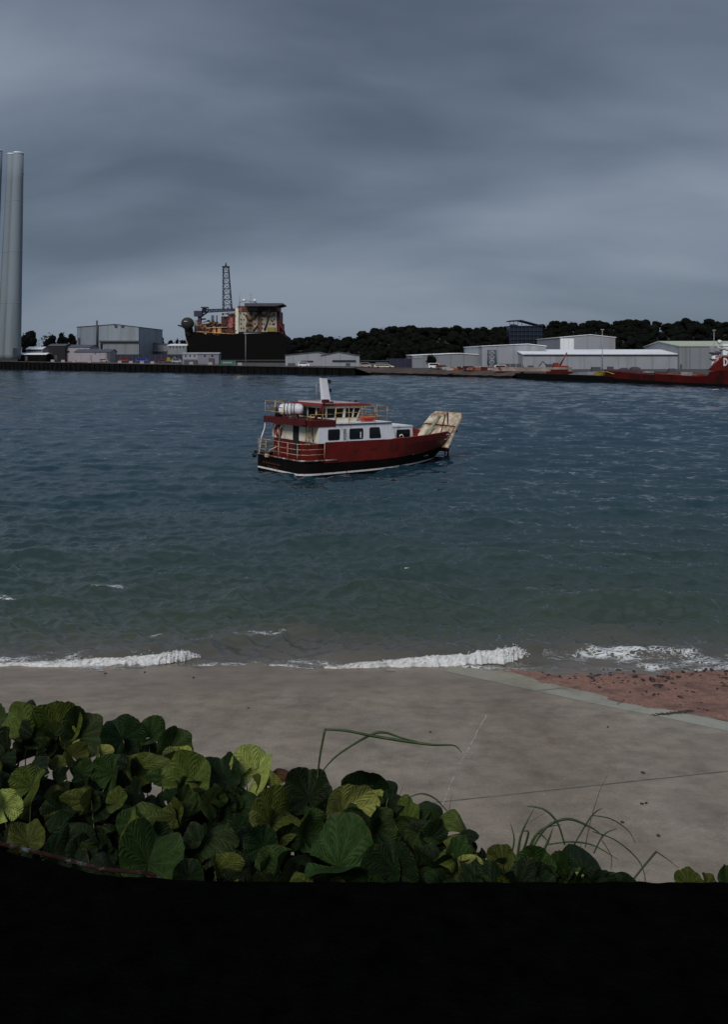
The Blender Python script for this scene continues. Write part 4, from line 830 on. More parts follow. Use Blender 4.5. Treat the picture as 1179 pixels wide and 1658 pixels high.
# open steel frame building on the wooded hill
t = thing('steel_frame_building', W(852, 557, 560), 'dark blue glazed frame building rising among the trees on the hill', 'building'); Yb = 560
h0 = (zat(521, Yb)-zat(557, Yb)); q = MB(); wX = 26/F*Yb
for k in range(5): q.box(-wX*1.0, wX*(1.0-.0*k), 0, 14, h0*k/5, h0*k/5+.35)
q.build('floor_slab', M_steelb, t); q = MB()
for k in range(9): q.box(-wX+2*wX*k/8-.15, -wX+2*wX*k/8+.15, -.16, -.01, 0, h0*(1 if k < 4 else .86))
q.build('column', M_steelb, t); q = MB(); q.prism([(-wX, h0*1.02), (-wX*.3, h0*1.05), (wX*1.05, h0*.80), (wX*1.05, h0*.83), (-wX*.3, h0*1.09), (-wX, h0*1.06)], 'y', -.6, 15); q.build('roof', M_steelb, t)
q = MB(); q.box(-wX+.2, wX-.2, 1.0, 13.5, .4, h0*.78); q.build('glazing', mat('dark_tinted_glazing', (.012, .022, .03), .25, .2, .3), t)

# ---- lattice tower, poles
t = thing('lattice_tower', W(797, 597.5, 322), 'blue grey lattice tower standing against the big grey shed', 'tower'); q = MB(); hh = zat(567, 322)-zat(597.5, 322); q.lattice((0, 0, 0), (0, 0, hh), 2.9, 2.7, 4, .16); q.build('frame', mat('blue_grey_steel', (.07, .10, .13), .6, .2, 1), t)
for pxp, pt, pb, Y, lab in ((397.5, 533, 593, 372, 'tall thin lamp post on the quay before the black ship'), (976, 534, 601, 300, 'tall thin lamp post in front of the very long shed'), (1157, 535, 596, 310, 'thin pale mast behind the white column of the red ship')):
    t = thing('lamp_post', W(pxp, pb, Y), lab, 'lamp post'); H = zat(pt, Y)-zat(pb, Y); q = MB(); q.tube([(0, 0, 0), (0, 0, H)], .16, 6, 0, .09); q.build('pole', M_grey, t); q = MB(); q.box(-.55, .55, -.2, .2, H-.05, H+.22); q.build('lamp_head', M_grey, t)

# ---- turbine tower sections standing on the quay
def tower(px_b, w_b, px_t, w_t, py_t, Y, lab, py_b=580):
    b = W(px_b, py_b, Y); H = zat(py_t, Y)-b.z; rb_ = w_b/2/F*Y; rt = w_t/2/F*Y; dx = xat(px_t, Y)-xat(px_b, Y)
    t = thing('turbine_tower', b, lab, 'tower', 'turbine tower sections'); prof = [(rb_, -.5), (rb_, H*.02)]+[(rb_+(rt-rb_)*k/8, H*k/8) for k in range(1, 9)]
    q = MB(); q.lathe(prof, n=40); o = q.build('shell', M_tower, t)
    q = MB(); q.lathe([(rt*1.04, H+.02), (rt*1.04, H+.7), (rt*.8, H+.75)], n=40); q.build('flange', M_roof, t)
    for fz in (.27, .52, .77):
        q = MB(); rz_ = rb_+(rt-rb_)*fz; q.lathe([(rz_*1.0, H*fz-.22), (rz_*1.012, H*fz-.2), (rz_*1.012, H*fz+.2), (rz_*1.0, H*fz+.22)], n=40); q.build('flange_joint', M_tower, t)
    q = MB(); ph = 1.2; a = R(-55); q.prism([(-.9, 1.2), (.9, 1.2), (1.1, 3.2), (.9, 5.4), (-.9, 5.4), (-1.1, 3.2)], 'y', -.12, .12); d_ = q.build('door', M_roofd, t); d_.location = (rb_*math.cos(a)*.995, rb_*math.sin(a)*.995, 0); d_.rotation_euler = (0, 0, a+R(90))
    q = MB(); q.box(-1.2, 1.2, -.35, .35, H*.9, H*.9+.5); ld = q.build('bracket', M_roofd, t); ld.location = (rb_*.95, 0, 0); ld.scale = (.3, 1, 1); ld.location.x = rt*1.0+.1
    t.rotation_euler = (0, math.atan2(dx, H), 0)
    return t
tower(20, 25, 29.5, 15.5, 249, 458, 'rightmost and nearest of the tall pale grey tower tubes')
tower(7, 25, 19.5, 15, 251, 474, 'tall grey tower tube half hidden behind the rightmost tube')
tower(-22, 25, -5, 16, 244, 470, 'tall grey tower tube cut off by the left edge of the view')

# ---- the moored black production ship with its topsides
YS = 520.
def SX(px): return xat(px, YS)
def SZ(py): return zat(py, YS)
oil = thing('production_ship', (SX(380), YS, 3.5), 'huge black hulled oil production ship with cream accommodation block and derrick', 'ship')
ox, oz = SX(380), 3.5
def Q(px, py, dy=0.): return Vector((SX(px)-ox, dy, SZ(py)-oz))
def qbox(q, pl, pr, pt, pb, y0, y1, mi=0): a = Q(pl, pb); b_ = Q(pr, pt); q.box(a.x, b_.x, y0, y1, a.z, b_.z, mi)
q = MB(); pts = [(312, 592), (307, 572), (303, 556), (299, 541), (304, 536), (318, 539), (330, 541), (352, 542.5), (380, 541), (451, 538), (456, 541), (463, 546), (462, 592)]
f = [Q(*p) for p in pts]; n = len(f)
q.prism([(p.x, p.z) for p in f], 'y', 0, 34); q.build('hull', M_black, oil)
q = MB(); [q.tube([Q(299+2*i, 548+11*i/3, -.1), Q(303+2*i, 556+11*i/3, -.1)], .3, 5) for i in range(2)]; q.build('anchor_chain', M_grey, oil)
q = MB(); q.lathe([(.2, -2.2), (3.4, -2.2), (3.7, -1.2), (3.7, 1.2), (3.4, 2.2), (.2, 2.2)], n=24, M_=Matrix.Rotation(R(90), 4, 'X'), c=Q(304, 524, -1)); q.tube([Q(304, 532, 2), Q(306, 545, 2)], 2.6, 8); q.tube([Q(288, 526.5), Q(299, 530)], .5, 5); q.build('bow_sheave', M_rubber, oil)
q = MB(); q.tube([Q(299.5, 520.5, -3.4), Q(305, 521, -3.4)], .22, 5); q.build('sheave_mark', M_cream, oil)
# accommodation block
q = MB(); qbox(q, 385, 448, 505, 537.5, 0, 24); q.build('accommodation_block', mat('cream_ship_block', (.40, .375, .30), .6, .15, .2, stain=(.13, .065, .035), stain_amt=.62, stain_scale=.22, streak=True), oil)
q = MB(); qbox(q, 384.5, 449, 495.5, 505, -.3, 24); q.build('bridge_band', mat('rust_red_ship_paint', (.10, .018, .012), .6, .3, .3, stain=(.22, .15, .1), stain_amt=.35, stain_scale=.4), oil)
q = MB(); qbox(q, 381, 386, 499, 540, -.5, 22); q.build('corner_tower', M_cream, oil)
for r_, y in enumerate((508.5, 517.5, 524.5, 531.5)):
    for c_, x in enumerate((390, 394.5, 405, 412.5, 419, 424.5, 437, 444)):
        if (c_*5+r_*3) % 11 == 0: continue
        q = MB(); qbox(q, x-.9, x+.9, y-1.2, y+1.2, -.16, -.02); q.build('window', M_pane, oil)
q = MB()
for a, b_, c_, d_ in ((398, 512, 404, 520), (404, 520, 412, 514), (436, 511, 428, 535), (410, 536, 417, 527), (400, 526, 408, 526.5), (399, 524, 406, 524.5), (412, 512, 421, 507), (421, 507, 428, 513)): q.tube([Q(a, b_, -.5), Q(c_, d_, -.5)], .42, 5)
q.build('stair_flight', mat('rust_brown_steel', (.05, .022, .016), .7, .4, .5), oil)
q = MB(); qbox(q, 433, 446, 530, 537, -.9, -.2); q.build('yellow_locker', M_yel, oil)
q = MB(); p = [Q(399, 496.5), Q(460, 493)]; q.prism([(p[0].x, p[0].z-.2), (p[1].x-4, p[1].z-1.4), (p[1].x, p[1].z-.5), (p[1].x, p[1].z+.3), (p[0].x, p[0].z+1.6)], 'y', -9, 16)
for x in (404, 420, 436, 448): q.tube([Q(x, 496.5, -6), Q(x+3, 506, -.5)], .4, 5)
qbox(q, 401, 418, 496, 503, -4, -.4); q.build('helideck', M_roofd, oil)
q = MB(); qbox(q, 449, 453, 504, 541, 0, 20); qbox(q, 453, 458, 524, 536, 2, 10); q.tube([Q(452, 523, -1), Q(459, 534, -1), Q(461, 542, -1)], .7, 6); q.build('aft_structure', M_redd, oil)
q = MB()
for x, t_ in ((386.5, 473), (404.5, 473)): q.tube([Q(x, 496, 3), Q(x, t_, 3)], .28, 5, 0, .15)
q.tube([Q(402, 477, 3), Q(407, 477, 3)], .15, 4); q.tube([Q(386, 489, 3), Q(398, 486, 3), Q(415, 490, 3)], .25, 4); q.build('aerial_mast', M_grey, oil)
q = MB()
for x in (394, 411.5): q.lathe([(.05, -.9), (.7, -.7), (1.0, 0), (.7, .7), (.05, .95)], c=Q(x, 486, 3), n=12)
q.build('radome', M_white, oil)
q = MB(); q.box(Q(398, 0).x, Q(418, 0).x, 0, 6, Q(0, 496).z, Q(0, 491).z); q.build('bridge_wing', M_roofd, oil)
# derrick and crane
q = MB(); q.lattice(Q(364, 501, 10), Q(361.2, 430, 10), 5.2, 3.2, 8, .17); q.build('derrick', M_steelb, oil)
q = MB(); c_ = Q(361.2, 430, 10); q.box(c_.x-2.1, c_.x+2.1, c_.y-2, c_.y+2, c_.z, c_.z+.6); q.tube([c_, c_+Vector((0, 0, 2.8))], .8, 6, 0, .3); q.build('crown_platform', M_steelb, oil)
q = MB(); qbox(q, 369, 380, 508, 540, -.2, 14); qbox(q, 357, 369, 512, 530, 2, 14); q.build('red_module', mat('red_oxide_module', (.085, .014, .010), .6, .3, .4, stain=(.04, .02, .015), stain_amt=.5), oil)
q = MB(); q.prism(rrect(Q(370, 0).x, Q(377, 0).x, Q(0, 531).z, Q(0, 514).z, 1.0), 'y', -.6, -.21); q.build('pink_panel', mat('faded_pink_panel', (.38, .11, .10), .6, .35, .5, stain=(.2, .03, .02), stain_amt=.5, stain_scale=.5), oil)
q = MB(); qbox(q, 334, 369, 524, 541.5, .5, 14); qbox(q, 338, 350, 521, 524, 2, 8); q.build('process_module', mat('rusty_orange_module', (.10, .028, .008), .65, .5, .35, stain=(.02, .009, .006), stain_amt=.75, stain_scale=.4), oil)
q = MB(); qbox(q, 319, 334, 524, 539, .2, 10); q.build('crane_base_house', mat('tan_module_paint', (.30, .16, .085), .65, .5, .5, stain=(.06, .016, .008), stain_amt=.75, stain_scale=.5), oil)
g9 = random.Random(8)
for nm, m9, c9 in (('process_equipment', mat('dark_rust_equipment', (.035, .014, .009), .7, .5, .8), 46), ('pale_equipment', mat('tan_equipment', (.26, .13, .06), .65, .5, .7), 20)):
    for i in range(c9):
        q = MB()
        x9 = g9.uniform(317, 381); y9 = g9.uniform(519, 538) if x9 < 357 else g9.uniform(506, 538); w9 = g9.uniform(.5, 2.6); h9 = g9.uniform(.6, 3.2)
        if g9.random() < .45: q.tube([Q(x9, y9, -.4), Q(x9+g9.uniform(-6, 6), y9+g9.uniform(-3, 3), -.4)], .3, 5)
        else: qbox(q, x9-w9, x9+w9, y9-h9*.6, y9+h9*.6, -.35-.01*i, .3)
        q.build(nm, m9, oil)
q = MB()
for i in range(40):
    x9 = g9.uniform(388, 447); y9 = g9.uniform(499, 512) if g9.random() < .6 else g9.uniform(510, 536); w9 = g9.uniform(.4, 1.6)
    if g9.random() < .5: q.tube([Q(x9, y9, -.55), Q(x9+g9.uniform(-5, 5), y9+g9.uniform(0, 5), -.55)], .2, 4)
    else: qbox(q, x9-w9, x9+w9, y9-g9.uniform(.4, 1.4), y9+.5, -.62-.006*i, -.17)
q.build('deck_fitting', mat('rust_streak_fitting', (.05, .016, .010), .7, .5, .6), oil)
q = MB(); qbox(q, 345, 349, 529, 541, -.2, .4); qbox(q, 352, 358, 531, 541, -.2, .4); q.tube([Q(334, 531, -.3), Q(369, 530, -.3)], .35, 5); q.tube([Q(318, 537, -.4), Q(380, 541, -.4)], .3, 5); q.build('bright_pipework', mat('orange_pipework', (.50, .26, .10), .6, .4, .6), oil)  # pipes and two boxes in a brighter orange than the module behind
q = MB()
for x in (341, 343.5, 349): q.tube([Q(x, 527, 4), Q(x, 510, 4)], .45, 6)
q.build('exhaust_stack', M_roofd, oil)
q = MB(); qbox(q, 319, 324, 503, 540, 2, 5); qbox(q, 313, 326, 503, 512, 1, 6); q.build('crane_cab', M_steelb, oil)
q = MB(); q.lattice(Q(327, 503, 4), Q(382, 501, 4), 1.7, 1.2, 14, .2); q.tube([Q(322, 513, 4), Q(334, 505, 4)], .5, 5); qbox(q, 324, 335, 496.5, 498.5, 2, 6); q.tube([Q(326, 505, 4), Q(330, 497, 4)], 1.2, 6); q.tube([Q(318, 517, 4), Q(331, 516, 4)], .5, 5); q.build('crane_boom', M_steelb, oil)
q = MB(); qbox(q, 312, 317, 518, 540, 4, 8); q.build('pale_post', M_grey, oil)
q = MB(); qbox(q, 368, 379, 505, 508.3, 1, 8); q.build('white_tank', M_shed, oil)

# ---- black work barge and red supply ship on the right
A_, B_ = Vector((50.0, 274, 0)), Vector((87.4, 207.5, 0)); sd_ = (B_-A_).normalized(); ang = math.atan2(sd_.y, sd_.x)
def along(px):       # point on the hull side line seen at column px
    k = (px-CX)/F; t = (k*A_.y-A_.x)/(sd_.x-k*sd_.y); return t
ship = thing('supply_ship', A_, 'low red supply ship with a white crane column, cut off by the right edge', 'ship', rz=ang)
L0, L1 = along(983), along(1179)+34
def hz(px, py): t = along(px); p = A_+sd_*t; return t, zat(py, p.y)
q = MB(); prof = [(L0+3, -1.5), (L0, .4), (L0-1, hz(985, 601)[1]+.3), (along(1128), 2.35), (along(1146), 2.6), (along(1150), 3.6), (along(1165), 4.0), (L1, 4.4), (L1+3, -1.5)]
q.prism(prof, 'y', 0, 11); q.build('hull', mat('red_ship_side', (.055, .0038, .003), .6, .25, .3, spec=.15, stain=(.016, .004, .003), stain_amt=.4, stain_scale=.25), ship)
q = MB(); q.prism([(L0+.5, -.3), (L1, -.3), (L1, .55), (along(1100), .75), (L0-.2, 1.3)], 'y', -.05, -.01); q.build('boot_band', M_black, ship)
q = MB(); q.tube([(L0, .1, hz(985, 600)[1]), (along(1060), .1, 2.55)], .12, 5); [q.tube([(L0+i*2.2, .1, 1.9), (L0+i*2.2, .1, 2.9)], .06, 4) for i in range(14)]; q.tube([(along(1062), .1, 2.75), (along(1128), .1, 2.8)], .07, 5); q.build('bulwark_rail', mat('faded_pink_rail', (.30, .15, .13), .7, .4, .6), ship)
for i, pxx in enumerate((1005, 1022, 1040, 1060, 1080, 1102, 1120)):
    q = MB(); t = along(pxx); q.box(t-1.0, t+1.0, 1.5, 3.5, 2.2, 2.9+.2*(i % 3)); q.build('deck_gear', (M_redl, M_yel, M_grey, M_redd, M_org, M_grey, M_redl)[i], ship)
def colz(py): return zat(py, (A_+sd_*along(1146)).y)
ct = along(1145.5); rr = 6.0/F*(A_+sd_*ct).y
q = MB(); q.lathe([(rr*1.05, 2.3), (rr*.98, colz(586)), (rr*.95, colz(570))], c=(ct, 3, 0), n=24); q.build('crane_column', M_white, ship)
q = MB(); q.lathe([(rr*1.35, colz(583)), (rr*1.4, colz(582)), (rr*1.35, colz(581))], c=(ct, 3, 0), n=24); [q.tube([(ct+rr*1.4*math.cos(a), 3+rr*1.4*math.sin(a), colz(582)), (ct+rr*1.4*math.cos(a), 3+rr*1.4*math.sin(a), colz(578.5))], .04, 4) for a in [k*.6 for k in range(10)]]; q.lathe([(rr*1.5, colz(573)), (rr*1.6, colz(571.5)), (rr*1.5, colz(570))], c=(ct, 3, 0), n=20); q.build('column_platform', M_roofd, ship)
q = MB(); q.box(ct-1.1, ct+.4, 2.2, 3.8, colz(570), colz(563)); q.box(ct-1.3, ct-.4, 2.6, 3.4, colz(563), colz(561)); q.tube([(ct, 3, colz(566)), (ct+2.8, 3, colz(565)), (ct+4.6, 3, colz(568))], .32, 6); q.box(ct+.2, ct+1.6, 2.4, 3.6, colz(569), colz(563.5)); q.build('crane_head', M_grey, ship)
q = MB(); q.tube([(ct+.6, 3, colz(562)), (ct+4.8, 3, colz(569)), (ct+5.2, 3, colz(569.5))], .22, 5); q.build('crane_jib', M_cream, ship)
q = MB(); q.lathe([(.1, -.35), (.45, -.3), (.5, .3), (.1, .35)], c=(along(1152), 3.2, colz(553.5)), n=14, M_=Matrix.Rotation(R(90), 4, 'X')); q.tube([(along(1152), 3.2, colz(555)), (along(1150), 3.2, colz(563))], .15, 5); q.build('radar_dome', M_white, ship)
# bridge house
s0 = along(1169); s1 = along(1179)+26
def bz(py): return zat(py, (A_+sd_*s0).y)
q = MB(); q.prism([(s0-4.5, 3.9), (s1, 3.9), (s1, bz(577)), (s0, bz(577))], 'y', .4, 9); q.build('bridge_house', M_red, ship)
q = MB(); q.prism([(s0+.8, bz(577)), (s1-6, bz(577)), (s1-7, bz(564)), (s0+3.0, bz(564)), (s0+1.2, bz(571))], 'y', .8, 8); wh = q.build('wheelhouse', M_grey, ship)
q = MB(); [q.box(s0+1.8+1.5*i, s0+2.9+1.5*i, .72, .79, bz(574), bz(567)) for i in range(12)]; q.build('bridge_window', M_pane, wh)
q = MB(); q.tube([(s0-4.2, 1.5, 4.0), (s0-2.6, 1.5, bz(585)), (s0-1.2, 1.5, bz(577))], .4, 6); q.tube([(s0-2.8, 1.2, 4.2), (s0-1.7, 1.2, bz(578))], .3, 6); q.box(s0-2.6, s0-.6, 1, 3, bz(580), bz(576.5)); q.build('mooring_winch', mat('pinkish_deck_gear', (.30, .16, .15), .6, .4, .8), ship)
q = MB(); q.tube([(along(1145), 1, 3.0), (along(1152), 1, 3.8), (along(1163), 1, 4.3)], .3, 6); q.build('white_boat_cover', M_white, ship)
# white letters on the red house: D and the start of an S
def arc(cx, cz, r, a0, a1, st, x_sq=1.): return [(cx+r*x_sq*math.cos(R(a)), cz+r*math.sin(R(a))) for a in np.linspace(a0, a1, st)]
q = MB(); lz0, lz1 = bz(592.5), bz(579.5); lh = lz1-lz0; lx = along(1171.0); lw = lh*.62; st_ = lh*.17
q.prism([(lx, lz0), (lx+st_, lz0), (lx+st_, lz1), (lx, lz1)], 'y', .30, .37)
mid_ = (lz0+lz1)/2; R0 = lh/2; R1 = lh/2-st_
o1 = arc(lx+st_, mid_, R0, -90, 90, 13, (lw-st_)/R0); i1 = arc(lx+st_, mid_, R1, -90, 90, 13, (lw-2*st_)/R1)
for k in range(12): q.prism([o1[k], o1[k+1], i1[k+1], i1[k]], 'y', .30, .37)
sx0 = lx+lw+st_*.8
for z0, z1, x0, x1 in ((lz1-st_, lz1, sx0, sx0+lw), (mid_-st_/2, mid_+st_/2, sx0, sx0+lw), (lz0, lz0+st_, sx0, sx0+lw), (mid_+st_/2, lz1-st_, sx0, sx0+st_), (lz0+st_, mid_-st_/2, sx0+lw-st_, sx0+lw)): q.box(x0, x1, .30, .37, z0, z1)
q.build('lettering', mat('white_letter_paint', (.72, .70, .72), .5, .05, 1), ship)
# barge
b0, b1 = along(846), along(985)
barge = thing('work_barge', A_-Vector((sd_.y, -sd_.x, 0))*(-1.2), 'low black work barge moored ahead of the red ship, with yellow gear', 'barge', rz=ang)
q = MB(); q.prism([(b0+1.5, -1.2), (b0-1, 1.9), (b1-6, 1.95), (b1+2, 1.6), (b1+3, -1.2)], 'y', -1.0, 7); q.build('hull', M_black, barge)
q = MB(); t0 = along(925); q.prism([(t0, 1.95), (along(958), 1.95), (along(956), 2.9), (along(940), 2.7)], 'y', 0, 4); q.build('grey_cover', M_shedd, barge)
q = MB(); q.box(along(965), along(976), .5, 3.5, 1.9, 2.6); q.box(along(967), along(971), .5, 3, 2.6, 3.0); q.tube([(along(967), 1, 2.9), (along(984), 1, 3.0), (along(996), 1, 2.4)], .16, 5); q.build('yellow_plant', M_yel, barge)
q = MB(); q.box(along(888), along(912), .5, 5, 1.9, 2.7); q.box(along(895), along(905), .5, 5, 2.7, 3.3); q.build('red_deckhouse', M_redd, barge)
# red crane and clutter on the right shore (each its own thing)
t = thing('mobile_crane', (xat(908, 292), 292, 2.3), 'small red mobile crane with raised boom before the long shed', 'crane'); q = MB(); q.box(-2.5, 2.5, -1.2, 1.2, .5, 1.7); q.box(-2.3, -.8, -1.1, 1.1, 1.7, 2.7); q.build('body', M_redl, t); q = MB(); q.tube([(-.2, 0, 1.7), (2.2, 0, 6.2)], .35, 6, 0, .2); q.tube([(2.2, 0, 6.2), (2.3, 0, 5.2)], .05, 4); q.build('boom', M_redl, t)
for sx in (-1.6, 1.6):
    q = MB(); q.lathe([(.1, -1.3), (.5, -1.3), (.5, 1.3), (.1, 1.3)], c=(sx, 0, .5), n=12, M_=Matrix.Rotation(R(90), 4, 'X')); q.build('wheel', M_rubber, t)
t = thing('excavator', (xat(890, 296), 296, 2.3), 'dark excavator with bent arm left of the red crane', 'excavator'); q = MB(); q.box(-1.6, 1.6, -1.2, 1.2, 0, .8); q.build('track', M_rubber, t); q = MB(); q.box(-1.0, 1.8, -1.1, 1.1, .8, 2.2); q.build('cab', M_roofd, t); q = MB(); q.tube([(-.6, 0, 1.4), (-2.2, 0, 3.2), (-3.6, 0, 1.4)], .2, 5); q.build('arm', M_redd, t)
def vehicle(px, Y, z, m, label, kind='van', group=None, ln=4.6, ht=2.0, rz=0.):
    t = thing(kind, (xat(px, Y), Y, z), label, kind, group, rz); h = ln/2
    q = MB(); q.prism([(-h, .35), (h, .35), (h, ht*.55), (h*.82, ht*.6), (h*.55, ht), (-h*.95, ht), (-h, ht*.6)], 'y', -.85, .85); q.build('body', m, t)
    q = MB(); q.prism([(h*.52, ht*.62), (h*.72, ht*.62), (h*.5, ht*.92), (-h*.85, ht*.92), (-h*.85, ht*.62)], 'y', -.87, -.852); q.build('window', M_pane, t)
    for sx in (-h*.6, h*.6):
        q = MB(); q.lathe([(.08, -.88), (.32, -.88), (.34, 0), (.32, .88), (.08, .88)], c=(sx, 0, .34), n=12, M_=Matrix.Rotation(R(90), 4, 'X')); q.build('wheel', M_rubber, t)
    return t
M_pinkw = mat('pinkish_white_paint', (.34, .29, .28), .5, .2, .6)
vehicle(704, 322, 2.55, M_white, 'white van parked right of the small round tree on the shore', 'van')
vehicle(716, 316, 2.4, M_org, 'orange pickup on the brown shore right of the white van', 'pickup', ht=1.5)
vehicle(812, 294, 2.25, M_white, 'white van parked below the lattice tower', 'van')
vehicle(818, 291, 2.25, M_redl, 'red car beside the white van below the lattice tower', 'car', ht=1.45)
vehicle(760, 305, 2.3, M_redd, 'dark red car standing on the shore before the long low shed', 'car', ht=1.4)
vehicle(492, 352, 2.75, M_white, 'white van parked before the left gable of the twin shed', 'van')
vehicle(592, 350, 2.5, M_pinkw, 'pale van parked on the shore right of the twin gabled shed', 'van')
vehicle(622, 342, 2.5, M_cream, 'long pale lorry on the shore left of the dark blue stack', 'lorry', ln=8, ht=1.2)
vehicle(201, 445, 3.9, M_redl, 'red and white van on the quay at the left end of the hoarding', 'van')
vehicle(230, 436, 3.85, mat('blue_van_paint', (.04, .06, .28), .5, .2, 1), 'blue lorry on the quay before the hoarding', 'lorry', ln=6.5, ht=2.0)
vehicle(264, 423, 3.7, M_redl, 'small red car left of the yellow digger on the quay', 'car', ht=1.5)
vehicle(286, 414, 3.65, mat('silver_van_paint', (.32, .34, .40), .5, .2, 1), 'silver van right of the yellow digger on the quay', 'van')
vehicle(168, 452, 3.9, M_pinkw, 'pale car before the low pinkish shed on the quay', 'car', ht=1.5)
vehicle(148, 456, 3.95, M_redd, 'dark red car among pale blocks before the pinkish sheds', 'car', ht=1.5)
t = thing('digger', (xat(275, 418), 418, 3.7), 'yellow digger with folded arm on the quay', 'digger'); q = MB(); q.box(-2, 2, -1, 1, 0, .7); q.build('track', M_rubber, t); q = MB(); q.box(-1.5, 1.2, -1, 1, .7, 1.5); q.box(-1.3, .2, -1, 1, 1.5, 2.6); q.build('cab', M_yel, t); q = MB(); q.tube([(1, 0, 1.2), (2.3, 0, 3.0), (3.2, 0, .7)], .22, 5); q.build('arm', M_yel, t)
t = thing('excavator', (xat(65, 466), 466, 3.95), 'rusty orange tracked machine below the white topped store', 'excavator'); q = MB(); q.box(-2.6, 2.6, -1.2, 1.2, 0, 1.1); q.build('track', M_rubber, t); q = MB(); q.box(-2.2, 2, -1.1, 1.1, 1.1, 2.6); q.box(-.5, 1.4, -1, 1, 2.6, 3.9); q.build('cab', M_org, t); q = MB(); q.tube([(-1.5, 0, 2.2), (-2.8, 0, 4.2), (-4.6, 0, 2.2)], .3, 5); q.tube([(1.2, 0, 3), (3.2, 0, 4.8), (4.6, 0, 3.0)], .3, 5); q.build('arm', M_org, t)
bm0 = None
for i, px in enumerate((81, 98, 115.5, 141, 190, 208, 226, 243, 306, 337, 385)):
    k = (px-CX)/F; a, b_ = Vector((-188, 448)), Vector((-3.3, 320)); dd = b_-a; tt = (k*a.y-a.x)/(dd.x-k*dd.y); p = a+dd*tt
    if bm0 is None: q = MB(); q.prism([(-.9, 0), (.9, 0), (.8, 1.1), (-.8, 1.1)], 'y', -.5, .5); o = bm0 = q.build('concrete_block', M_pinkw)
    else: o = bm0.copy(); COL.objects.link(o)
    o.location = (p.x+.6, p.y+1.6, 4.3-1.3*tt); tag(o, 'small pale concrete block standing on the edge of the left quay', 'block', 'concrete blocks on the quay')
for i, (px, Y) in enumerate(((842, 283), (857, 282), (965, 262), (990, 258), (1013, 253), (1031, 250), (1093, 240))):
    q = MB(); q.box(-1.3, 1.3, -1, 1, 0, .9+.35*(i % 3)); q.box(-.9, .7, -.8, .8, .9+.35*(i % 3), 1.5+.3*(i % 2)); o = q.build('cargo_crate', M_roofd); o.location = (xat(px, Y)+2.2, Y+8, 2.3); tag(o, 'small dark crate on the quay edge before the pale sheds', 'crate', 'dark crates along the right quay')
q = MB(); q.box(-4.5, 4.5, -1.5, 1.5, 0, 2.3); t = thing('stacked_pipes', (xat(825, 296), 296, 2.3), 'dark long stack of pipes under the big grey shed', 'pipe stack'); q.build('pipe_bundle', M_roofd, t); q = MB(); [q.box(-4.0+2*i, -3.8+2*i, -1.6, -1.51, 0, 2.5) for i in range(5)]; q.build('stake', M_grey, t)
gg = random.Random(5)
for i in range(26):
    px = 722+i*4.6+gg.uniform(-2, 2); k = (px-CX)/F; Y = gg.uniform(300, 318); m = gg.choice((M_org, M_redd, M_redd, M_pinkw, M_org, M_grey))
    q = MB(); wd = gg.uniform(.5, 1.4); h_ = gg.uniform(.4, 1.1); q.prism([(-wd, 0), (wd, 0), (wd*1.15, h_), (-wd*1.15, h_)], 'y', -.7, .7); q.box(-wd, wd, -.5, .5, h_, h_+.1)
    o = q.build('skip', m); o.location = (k*Y, Y, 2.3); tag(o, 'small rust coloured skip or crate among the clutter on the right shore', 'skip', 'shore clutter below the grey sheds')
q = MB(); [q.box(-7+1.3*i, -6.2+1.3*i, -.5, .5, 0, 1.0+.2*(i % 2)) for i in range(11)]; o = q.build('boat_row', M_pinkw)
o.location = (xat(770, 312), 318, 2.4); tag(o, 'row of pale bundled sacks below the long low shed', 'sacks')
q = MB(); q.box(-13, 13, -.3, .3, 0, 1.3); q.box(-13, 13, -.35, -.31, 1.1, 1.35); o = q.build('barrier', mat('dirty_cream_barrier', (.24, .19, .165), .8, .4, .4)); o.location = (xat(862, 289), 289, 2.2); o.rotation_euler = (0, 0, R(-8)); tag(o, 'long low pale barrier wall behind the black barge', 'barrier')

# ================================================================== NEAR BANK
# path edge the viewer stands behind: z 6.4; the bank below it carries the plants
PZ = 6.40
pe = [(-6, 3.6), (-3, 3.35), (-1.9, 3.05), (-1.18, 2.795), (-.82, 2.66), (-.5, 2.628), (0, 2.622), (1, 2.622), (3, 2.622), (6, 2.622)]
M_path = mat('near_black_tarmac', (.0018, .0018, .0019), 1.0, .4, 14, bump=.6, bscale=70, spec=.0)  # added path, coloured near black to fill the strip below the bank
_p2 = []
for i in range(len(pe)-1):        # broken tarmac edge
    nseg = max(2, int((pe[i+1][0]-pe[i][0])/.018)) if -2 < pe[i][0] < 2.9 else 3
    for k in range(nseg):
        t = k/nseg; x = pe[i][0]+(pe[i+1][0]-pe[i][0])*t; y = pe[i][1]+(pe[i+1][1]-pe[i][1])*t
        _p2.append((x, y-.004+.007*mnoise.noise(Vector((x*22, 1, 0)))+.008*mnoise.noise(Vector((x*7, 4, 0)))))
pe = _p2+[pe[-1]]
mb = MB()
for i in range(len(pe)-1):
    (x0, y0), (x1, y1) = pe[i], pe[i+1]
    mb.add([(x0, -8, PZ), (x1, -8, PZ), (x1, y1, PZ), (x0, y0, PZ)], [(0, 1, 2, 3)]); mb.add([(x0, y0, PZ), (x1, y1, PZ), (x1, y1, 3.5), (x0, y0, 3.5)], [(0, 1, 2, 3)])
tag(mb.build('path', M_path), kind='structure')
